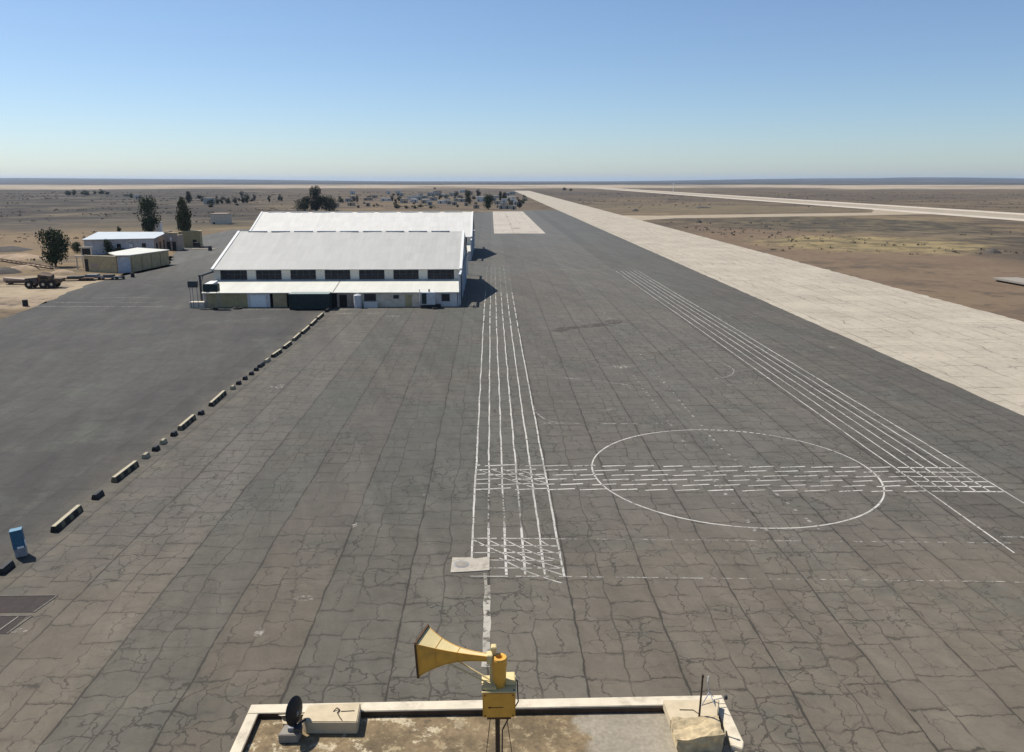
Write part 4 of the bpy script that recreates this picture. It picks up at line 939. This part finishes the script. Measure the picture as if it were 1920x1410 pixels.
mbx.build('lattice', M['wreck'], t); MB().box(q1.x-1,q1.x+.4,q1.y-.6,q1.y+.6,0,q1.z).build('support', M['sand'], t)
for i, (u, v, ln, hh, m_, lab) in enumerate(((140,527,7.5,.7,'wreck','rusty flatbed frame nearest the truck wreck'),(172,525,6.5,.9,'darkgrey','dark flatbed frame in the middle of the scrap row'),(203,525,5.0,.8,'greymix','grey flatbed frame before the tan shed'))):
    p0 = g(u,v); t = thing('flatbed_frame', lab, 'scrap frame', (p0[0],p0[1],0), math.radians(4), 'scrap row beside the road')
    MB().box(-ln/2,ln/2,-.1,.1,hh*.5,hh*.75).box(-ln/2,ln/2,1.5,1.7,hh*.5,hh*.75).build('rail', M[m_], t)
    MB().box(-ln/2,ln/2,-.12,1.72,hh*.752,hh*.85).build('deck', M['darkgrey' if i else 'wreck'], t)
    for x in (-ln*.35,ln*.35): MB().lathe([(0,-.12),(.3,-.12),(.32,0),(.3,.12),(0,.12)], (x,.0,.32), (0,1,0), 14).build('wheel', M['rubber'], t)
    MB().prism([(-ln*.2,.1),(ln*.15,.1),(ln*.2,1.3),(-ln*.1,1.3)], hh*.852, hh*.85+.35).build('scrap_sheet', M['greymix' if i == 1 else 'darkgrey'], t)
p0 = g(222,524)
t = thing('scrap_axle', 'dark axle with two tyres at the roadside end of the scrap row', 'axle', (p0[0],p0[1],0)); MB().tube((-1.1,0,.4),(1.1,0,.4), .09).build('shaft', M['wreck'], t)
for x in (-1.1,1.1): MB().lathe([(0,-.12),(.38,-.12),(.42,0),(.38,.12),(0,.12)], (x,0,.42), (1,0,.0), 16).build('tyre', M['rubber'], t)
# berms / stones left
def mound(name, u, v, rx, ry, h, m, lab, cat, seed, group=None):
    p0 = g(u, v); n, r = 22, 7; vs = [(0,0,h)]; fs = []
    for j in range(1, r+1):
        q = j/r
        for i in range(n):
            a = 2*math.pi*i/n; w = 1+.28*mnoise.noise(Vector((math.cos(a)*1.4, math.sin(a)*1.4, seed)))
            z = h*(1-q*q)*(1+.35*mnoise.noise(Vector((math.cos(a)*q*2.5, math.sin(a)*q*2.5, seed+4)))) - (.05 if j == r else 0)
            vs.append((rx*q*w*math.cos(a), ry*q*w*math.sin(a), z))
    fs += [(0, 1+i, 1+(i+1)%n) for i in range(n)]
    for j in range(r-1): fs += [(1+j*n+i, 1+(j+1)*n+i, 1+(j+1)*n+(i+1)%n, 1+j*n+(i+1)%n) for i in range(n)]
    return tag(MB().add(vs, fs).build(name, m, loc=(p0[0],p0[1],0), smooth=True), lab, cat, group)
for i, (u, v, rx, ry, h, m_, lab) in enumerate(((30,485,9,5,1.2,'sand','sand heap behind the lattice boom at the left edge'),(62,503,6,3,1.0,'sand','small sand heap in front of the lattice boom'),(6,512,4,3,1.2,'stone','dark stone heap at the left picture edge'),
        (118,512,3,2,.8,'sand','rubble heap under the big dark tree'),(10,470,8,6,1.2,'stone','dark earth bank at the far left'),(1310,417.5,1.6,1.6,1.5,'stone','dark lone boulder in the grass right of the taxiway'),(1191,396,2.6,2.6,1.6,'stone','dark boulder by the taxiway bend'),
        (1318,390,7,3,1.1,'stone','long low dark bank in the infield grass'),(1862,474,2.2,2,1.1,'stone','dark boulder at the right edge of the infield'))):
    mound('earth_mound' if m_ == 'sand' else 'rock_heap', u, v, rx, ry, h, M[m_], lab, 'mound' if m_ == 'sand' else 'rocks', i*3.3)
p0 = g(1858,527); p1 = g(1935,541)
t = thing('culvert_slab', 'grey concrete culvert slab half buried in the infield at the right edge', 'culvert', (p0[0],p0[1],0), math.atan2(p1[1]-p0[1], p1[0]-p0[0]))
ln = math.hypot(p1[0]-p0[0], p1[1]-p0[1])
MB().box(0,ln,.3,5.5,.35,.75).build('slab', M['kerb'], t, bevel=.04); MB().box(.4,ln-.3,.9,5.0,0,.348).build('footing', M['stone'], t)
for k, (dx, dy, s_) in enumerate(((.5,-.4,.5),(2.4,-.5,.4),(5,-.3,.6))): pass
p0 = g(1262,360.5)
t = thing('white_mast', 'thin white mast far off beyond the taxiway', 'mast', (p0[0],p0[1],0)); MB().tube((0,0,0),(0,0,14), .5, .3, 8).build('pole', M['whitep'], t); MB().box(-.8,.8,-.8,.8,14.002,15.2).build('head', M['whitep'], t)

# ------------------------------------------------------------------ trees
def crown_mesh(seed, prof, n, leaf, mname, lumps=10):
    rnd = random.Random(seed); mb = MB()
    cl = []
    for k in range(lumps):
        z = rnd.uniform(.10, .90)*(rnd.random()**.25 if lumps < 20 else 1); r = prof(z); a = rnd.uniform(0, 6.283); d = r*rnd.uniform(.15,.75)
        cl.append((d*math.cos(a), d*math.sin(a), z, r*rnd.uniform(.35,.62)+.02))
    for i in range(n):
        cx, cy, cz, cr = rnd.choice(cl)
        v = Vector((rnd.gauss(0,1), rnd.gauss(0,1), rnd.gauss(0,.85))).normalized()*cr*rnd.uniform(.55,1.08)
        p = Vector((cx,cy,cz))+v*Vector((1,1,.9)).length/1.68
        nrm = (v.normalized()*.7+Vector((rnd.uniform(-1,1),rnd.uniform(-1,1),rnd.uniform(-.6,1)))).normalized()
        a = nrm.orthogonal().normalized(); b = nrm.cross(a); q = rnd.uniform(0,6.28); a, b = a*math.cos(q)+b*math.sin(q), b*math.cos(q)-a*math.sin(q)
        s1 = leaf*rnd.uniform(.6,1.4); s2 = s1*rnd.uniform(.45,.8)
        mb.quad(p-a*s1-b*s2*.4, p-b*s2, p+a*s1+b*s2*.3, p+b*s2)
    return mb.mesh(mname, [])
PR = dict(round=lambda z: .48*math.sqrt(max(.05,1-((z-.55)/.52)**2)), col=lambda z: .5*(max(.12, math.sin(min(1,z*1.02)*math.pi)**.6)), loose=lambda z: .5*(.35+.65*math.sin(z*math.pi)),
          taper=lambda z: .5*max(.15,(1.05-z)**.55*min(1,z*4+.2)), wide=lambda z: .5*math.sqrt(max(.08,1-((z-.4)/.6)**2)))
CRM = {}
def crown_data(kind, leafm, hi, var):
    key = (kind, leafm, hi, var)
    if key not in CRM:
        me = crown_mesh(hash((kind,var))%1000 if 0 else sum(map(ord,kind))+var*37, PR[kind], 3800 if hi else 900, .030 if hi else .055, 'crown', 26 if hi else 12)
        me.materials.append(M[leafm]); CRM[key] = me
    return CRM[key]
TRK = {}
def trunk_data(kind, var):
    key = (kind, var)
    if key not in TRK:
        rnd = random.Random(var*7+sum(map(ord,kind))); mb = MB(); mb.tube((0,0,-.02),(.01,0,.35),.05,.034,8); mb.tube((.01,0,.35),(0,.02,.75),.034,.012,7)
        for k in range(6):
            a = rnd.uniform(0,6.28); z = rnd.uniform(.18,.6); mb.tube((.005,0,z),(.26*math.cos(a),.26*math.sin(a),z+rnd.uniform(.12,.26)),.017,.006,5)
        TRK[key] = mb.mesh('trunk', M['trunk'])
    return TRK[key]
tno = 0
def tree(u, v, top, wpx, kind, leafm, label, group=None, hi=False, name='tree', Yo=0):
    global tno
    p = g(u, v); sc_ = math.hypot(p[0], p[1])/F*1.02
    h = max(.8, (v-top)*sc_*.90); w = wpx*sc_*.84
    t = thing(name, label, 'tree' if h > 2 else 'bush', (p[0],p[1],0), random.uniform(0,6.28), group)
    var = tno%3; tno += 1
    o = bpy.data.objects.new('trunk', trunk_data(kind,var)); C.objects.link(o); o.parent = t; o.scale = (h*.55,h*.55,h)
    o = bpy.data.objects.new('crown', crown_data(kind,leafm,hi,var)); C.objects.link(o); o.parent = t; o.scale = (w,w,h*.95); o.location = (0,0,h*.05)
    return t
tree(105,500,433,52,'round','leaf_dark','big dark green tree beside the truck wreck',hi=True)
tree(146,474,455,22,'wide','leaf_dark','small dark bushy tree left of the long shed',hi=True,name='bushy_tree')
tree(203,478,450,20,'wide','leaf_dark','dark bush against the front wall of the long shed',hi=True,name='bushy_tree')
tree(228,477,462,26,'wide','leaf_mid','lower green bush along the front of the long shed',name='bushy_tree')
tree(281,438,373,46,'round','leaf_dark','dark green tree with an airy top behind the long shed',hi=True)
tree(348,462,368,44,'taper','leaf_olive','tall olive-green tree in front of the tan hut',hi=True)
tree(367,463,447,14,'wide','leaf_dark','small dark bush at the foot of the tan hut',name='bushy_tree')
tree(223,434,424,10,'wide','leaf_dark','round dark shrub on the sand behind the long shed',name='bushy_tree')
tree(354,381,352,15,'taper','leaf_mid','lone upright tree far behind the tall olive tree')
tree(278,389,376,22,'wide','leaf_grey','grey leafless-looking tree far behind the airy dark tree')
tree(592,396,350,34,'round','leaf_mid','tall middle tree of the clump behind the far hangar roof','clump behind the far hangar',True)
tree(573,396,368,38,'wide','leaf_mid','left bushy tree of the clump behind the far hangar roof','clump behind the far hangar',True)
tree(612,396,364,40,'wide','leaf_mid','right tree of the clump behind the far hangar roof','clump behind the far hangar',True)
tree(878,383,356,20,'round','leaf_olive','olive tree left of the bright white shed roof',hi=True)
tree(916,393,364,26,'round','leaf_dark','dark green tree at the top end of the apron',hi=True)
tree(897,370,354,13,'round','leaf_grey','grey tree directly behind the bright white shed roof')
tree(938,376,355,13,'taper','leaf_olive','slim brown-green tree right of the dark apron-end tree')
tree(946,377,354,14,'taper','leaf_olive','second slim brown-green tree nearer the taxiway')
tree(957,390,368,15,'loose','leaf_grey','thin grey tree among the sheds by the taxiway')
tree(974,390,366,16,'loose','leaf_grey','thin grey tree nearest the taxiway edge')
rv_t = random.Random(5)
fars = [(128,366,358,14),(139,366,356,9),(155,365,356,13),(163,366,358,12),(178,364,358,8),(190,364,354,12),(201,365,359,10),
        (246,371,363,9),(262,372,366,10),(396,383,374,12),(408,383,372,11),(416,382,371,10),(428,382,371,12),(441,381,370,12),(456,381,367,11),(463,380,363,12),(477,376,364,7),(505,379,366,7),(523,376,362,10),(528,377,368,7),
        (637,374,366,7),(664,378,367,8),(670,379,366,7),(672,390,384,8),(708,386,380,9),(735,377,366,8),(748,377,368,9),(790,374,366,8),(826,371,364,10),(838,376,364,11),(853,374,366,9),(866,373,367,8),(745,391,384,12),(762,391,385,12),(778,391,385,10),(808,391,385,10),(815,355,351,6),(1058,357,351,10),(1070,358,353,9)]
for q in range(44):
    u = rv_t.choice([rv_t.uniform(740,985), rv_t.uniform(740,985), rv_t.uniform(360,480), rv_t.uniform(620,760)]); v = rv_t.uniform(366,390); hh_ = rv_t.uniform(4,9); fars.append((u, v, v-hh_, hh_*rv_t.uniform(1,1.8)))
fars.sort()
for i, (u, v, tp, w) in enumerate(fars):
    tree(u, v, tp, w, ['wide','round','loose'][i%3], ['leaf_mid','leaf_dark','leaf_grey'][(i*7)%3 if u > 230 else 1], f'small far-off tree on the plain, {nth(i)} from the left of the scattered ones', 'scattered trees on the far plain')

# ------------------------------------------------------------------ far village
hs = [(390,383,13,9,'h_grey'),(374,372,9,4,'h_tan'),(256,372,6,5,'h_white'),(236,368,8,3,'h_tan'),(630,388,9,6,'h_tan'),(652,378,8,5,'h_grey'),(690,376,14,3,'h_tan'),(724,377,18,4,'h_white'),(702,371,9,4,'h_tan'),
      (746,362,8,4,'h_white'),(752,368,6,5,'h_grey'),(757,380,12,6,'h_grey'),(774,379,11,5,'h_white'),(770,373,9,5,'h_grey'),(788,368,8,4,'h_grey'),(798,380,12,5,'h_white'),(795,372,11,4,'h_grey'),
      (808,366,9,4,'h_white'),(818,362,10,3,'h_grey'),(812,376,11,5,'h_grey'),(826,382,10,4,'h_white'),(833,369,9,4,'h_white'),(842,383,8,4,'h_grey'),(848,366,10,4,'h_grey'),(856,363,7,4,'h_tan'),(862,371,8,4,'h_tan'),(867,361,10,4,'h_white'),
      (869,378,8,4,'h_grey'),(902,378,15,8,'h_white'),(893,391,10,5,'h_tan'),(926,372,8,4,'h_grey'),(945,381,9,7,'h_white'),(962,376,7,6,'h_white'),(966,384,7,6,'h_white'),(951,392,10,5,'h_grey'),(963,393,9,4,'h_grey'),(984,377,8,5,'h_tan'),(940,392,8,5,'h_grey')]
rv = random.Random(11)
for q in range(34): hs.append((rv.choice([rv.uniform(745,880), rv.uniform(745,880), rv.uniform(640,745), rv.uniform(920,985)]), rv.uniform(362,388), rv.uniform(6,12), rv.uniform(3,5.5), rv.choice(['h_white','h_grey','h_grey','h_tan'])))
hs.sort()
for i, (u, v, wpx, hpx, m_) in enumerate(hs):
    p = g(u, v); s_ = math.hypot(*p)/F; w = wpx*s_*1.15; h = max(2.6, hpx*s_*1.1); d = w*random.uniform(.5,.8)
    mb = MB(); mb.box(-w/2,w/2,0,d,0,h); mb.box(-w/2-.15,w/2+.15,-.15,d+.15,h+.002,h+.28,2 if i%3 else 0)
    nw = max(1, int(w/4)); 
    for k in range(nw):
        xx = -w/2+(k+.5)*w/nw; mb.box(xx-.5,xx+.5,-.06,-.004,.9 if k else .05,2.1,1)
    o = mb.build('village_house', [M[m_], M['opening'], M['roof_white' if m_ == 'h_white' else 'h_tan']], loc=(p[0],p[1],0)); o.rotation_euler = (0,0,random.uniform(-.12,.12))
    colr = {'h_white':'whitewashed','h_tan':'sandy','h_grey':'grey'}[m_]
    tag(o, f'small {colr} flat-roofed house on the far plain, {nth(i)} house from the left', 'house', 'houses of the far village')
# low scrub, uncountable
def scrub():
    mb = MB(); rnd = random.Random(3); n = 0
    while n < 2600:
        side = rnd.random()
        if side < .62: y = rnd.uniform(190,1500)**1.0; x = -rnd.uniform(.06,.72)*y
        else: y = rnd.uniform(150,1400); x = rnd.uniform(82,82+.62*y)
        if -115 < x < -60 and y < 350: continue
        if 264 < x < 340 or (76 < x < 272 and 415 < y < 600): continue
        if -62 < x < 47 and y < 600: continue
        if mnoise.noise(Vector((x/70, y/70, 1)))+.6*mnoise.noise(Vector((x/19, y/19, 4))) < .16: continue
        s = rnd.uniform(.22,.75)*(1+y/1300); n += 1
        for k in range(7):
            c = Vector((x+rnd.gauss(0,s*.5), y+rnd.gauss(0,s*.5), s*rnd.uniform(.1,.6))); a = Vector((rnd.gauss(0,1),rnd.gauss(0,1),rnd.gauss(0,1))).normalized(); b = a.orthogonal().normalized()
            mb.quad(c-a*s*.4-b*s*.2, c+b*s*.3, c+a*s*.45, c-b*s*.35)
    return tag(mb.build('scrub', M['scrub']), 'low dry scrub bushes dotted over the plain', 'scrub', kind='stuff')
scrub()

# ------------------------------------------------------------------ haze
hz = MB().box(-45000,45000,-400,33000,-6,110).build('haze', None)
hm = bpy.data.materials.new('air'); hm.use_nodes = True; nt = hm.node_tree
nt.nodes.remove(nt.nodes['Principled BSDF']); pv = nt.nodes.new('ShaderNodeVolumePrincipled')
pv.inputs['Color'].default_value = (.62,.78,1.0,1); pv.inputs['Density'].default_value = 4e-5; pv.inputs['Anisotropy'].default_value = .2
nt.links.new(pv.outputs[0], nt.nodes['Material Output'].inputs['Volume'])
hz.data.materials.clear(); hz.data.materials.append(hm); hz['kind'] = 'stuff'

# ------------------------------------------------------------------ light
SUN = Vector((-.58,.41,1.0)).normalized(); el = math.asin(SUN.z); az = math.atan2(SUN.x, SUN.y)
w = bpy.data.worlds.new('World'); sc.world = w; w.use_nodes = True; nt = w.node_tree
sky = nt.nodes.new('ShaderNodeTexSky'); sky.sky_type = 'NISHITA'; sky.sun_disc = False
sky.sun_elevation = el; sky.sun_rotation = az; sky.altitude = 900; sky.air_density = .92; sky.dust_density = 1.0; sky.ozone_density = 5.5
tint = nt.nodes.new('ShaderNodeMix'); tint.data_type = 'RGBA'; tint.blend_type = 'MULTIPLY'; tint.inputs[0].default_value = 1
tint.inputs[7].default_value = (1.06,1.05,1.02,1); nt.links.new(sky.outputs[0], tint.inputs[6]); nt.links.new(tint.outputs[2], nt.nodes['Background'].inputs['Color']); nt.nodes['Background'].inputs['Strength'].default_value = .097
ld = bpy.data.lights.new('sun', 'SUN'); ld.energy = 5.0; ld.angle = math.radians(.53); ld.color = (1,.945,.86)
lo = bpy.data.objects.new('sun', ld); C.objects.link(lo); lo.rotation_euler = (-SUN).to_track_quat('-Z','Y').to_euler(); lo.location = (-60,60,120)
cd = bpy.data.cameras.new('camera'); co = bpy.data.objects.new('camera', cd); C.objects.link(co)
cd.sensor_fit = 'HORIZONTAL'; cd.sensor_width = 36; cd.lens = 36*F/1920; cd.clip_start = .05; cd.clip_end = 100000
co.location = (0,0,H); co.rotation_euler = (math.pi/2-TH, 0, -YAW); sc.camera = co
sc.view_settings.view_transform = 'Standard'; sc.view_settings.look = 'None'; sc.view_settings.exposure = .25; sc.view_settings.gamma = 1
sc.render.engine = 'CYCLES'; sc.cycles.volume_bounces = 0; sc.cycles.max_bounces = 6; sc.cycles.transparent_max_bounces = 12
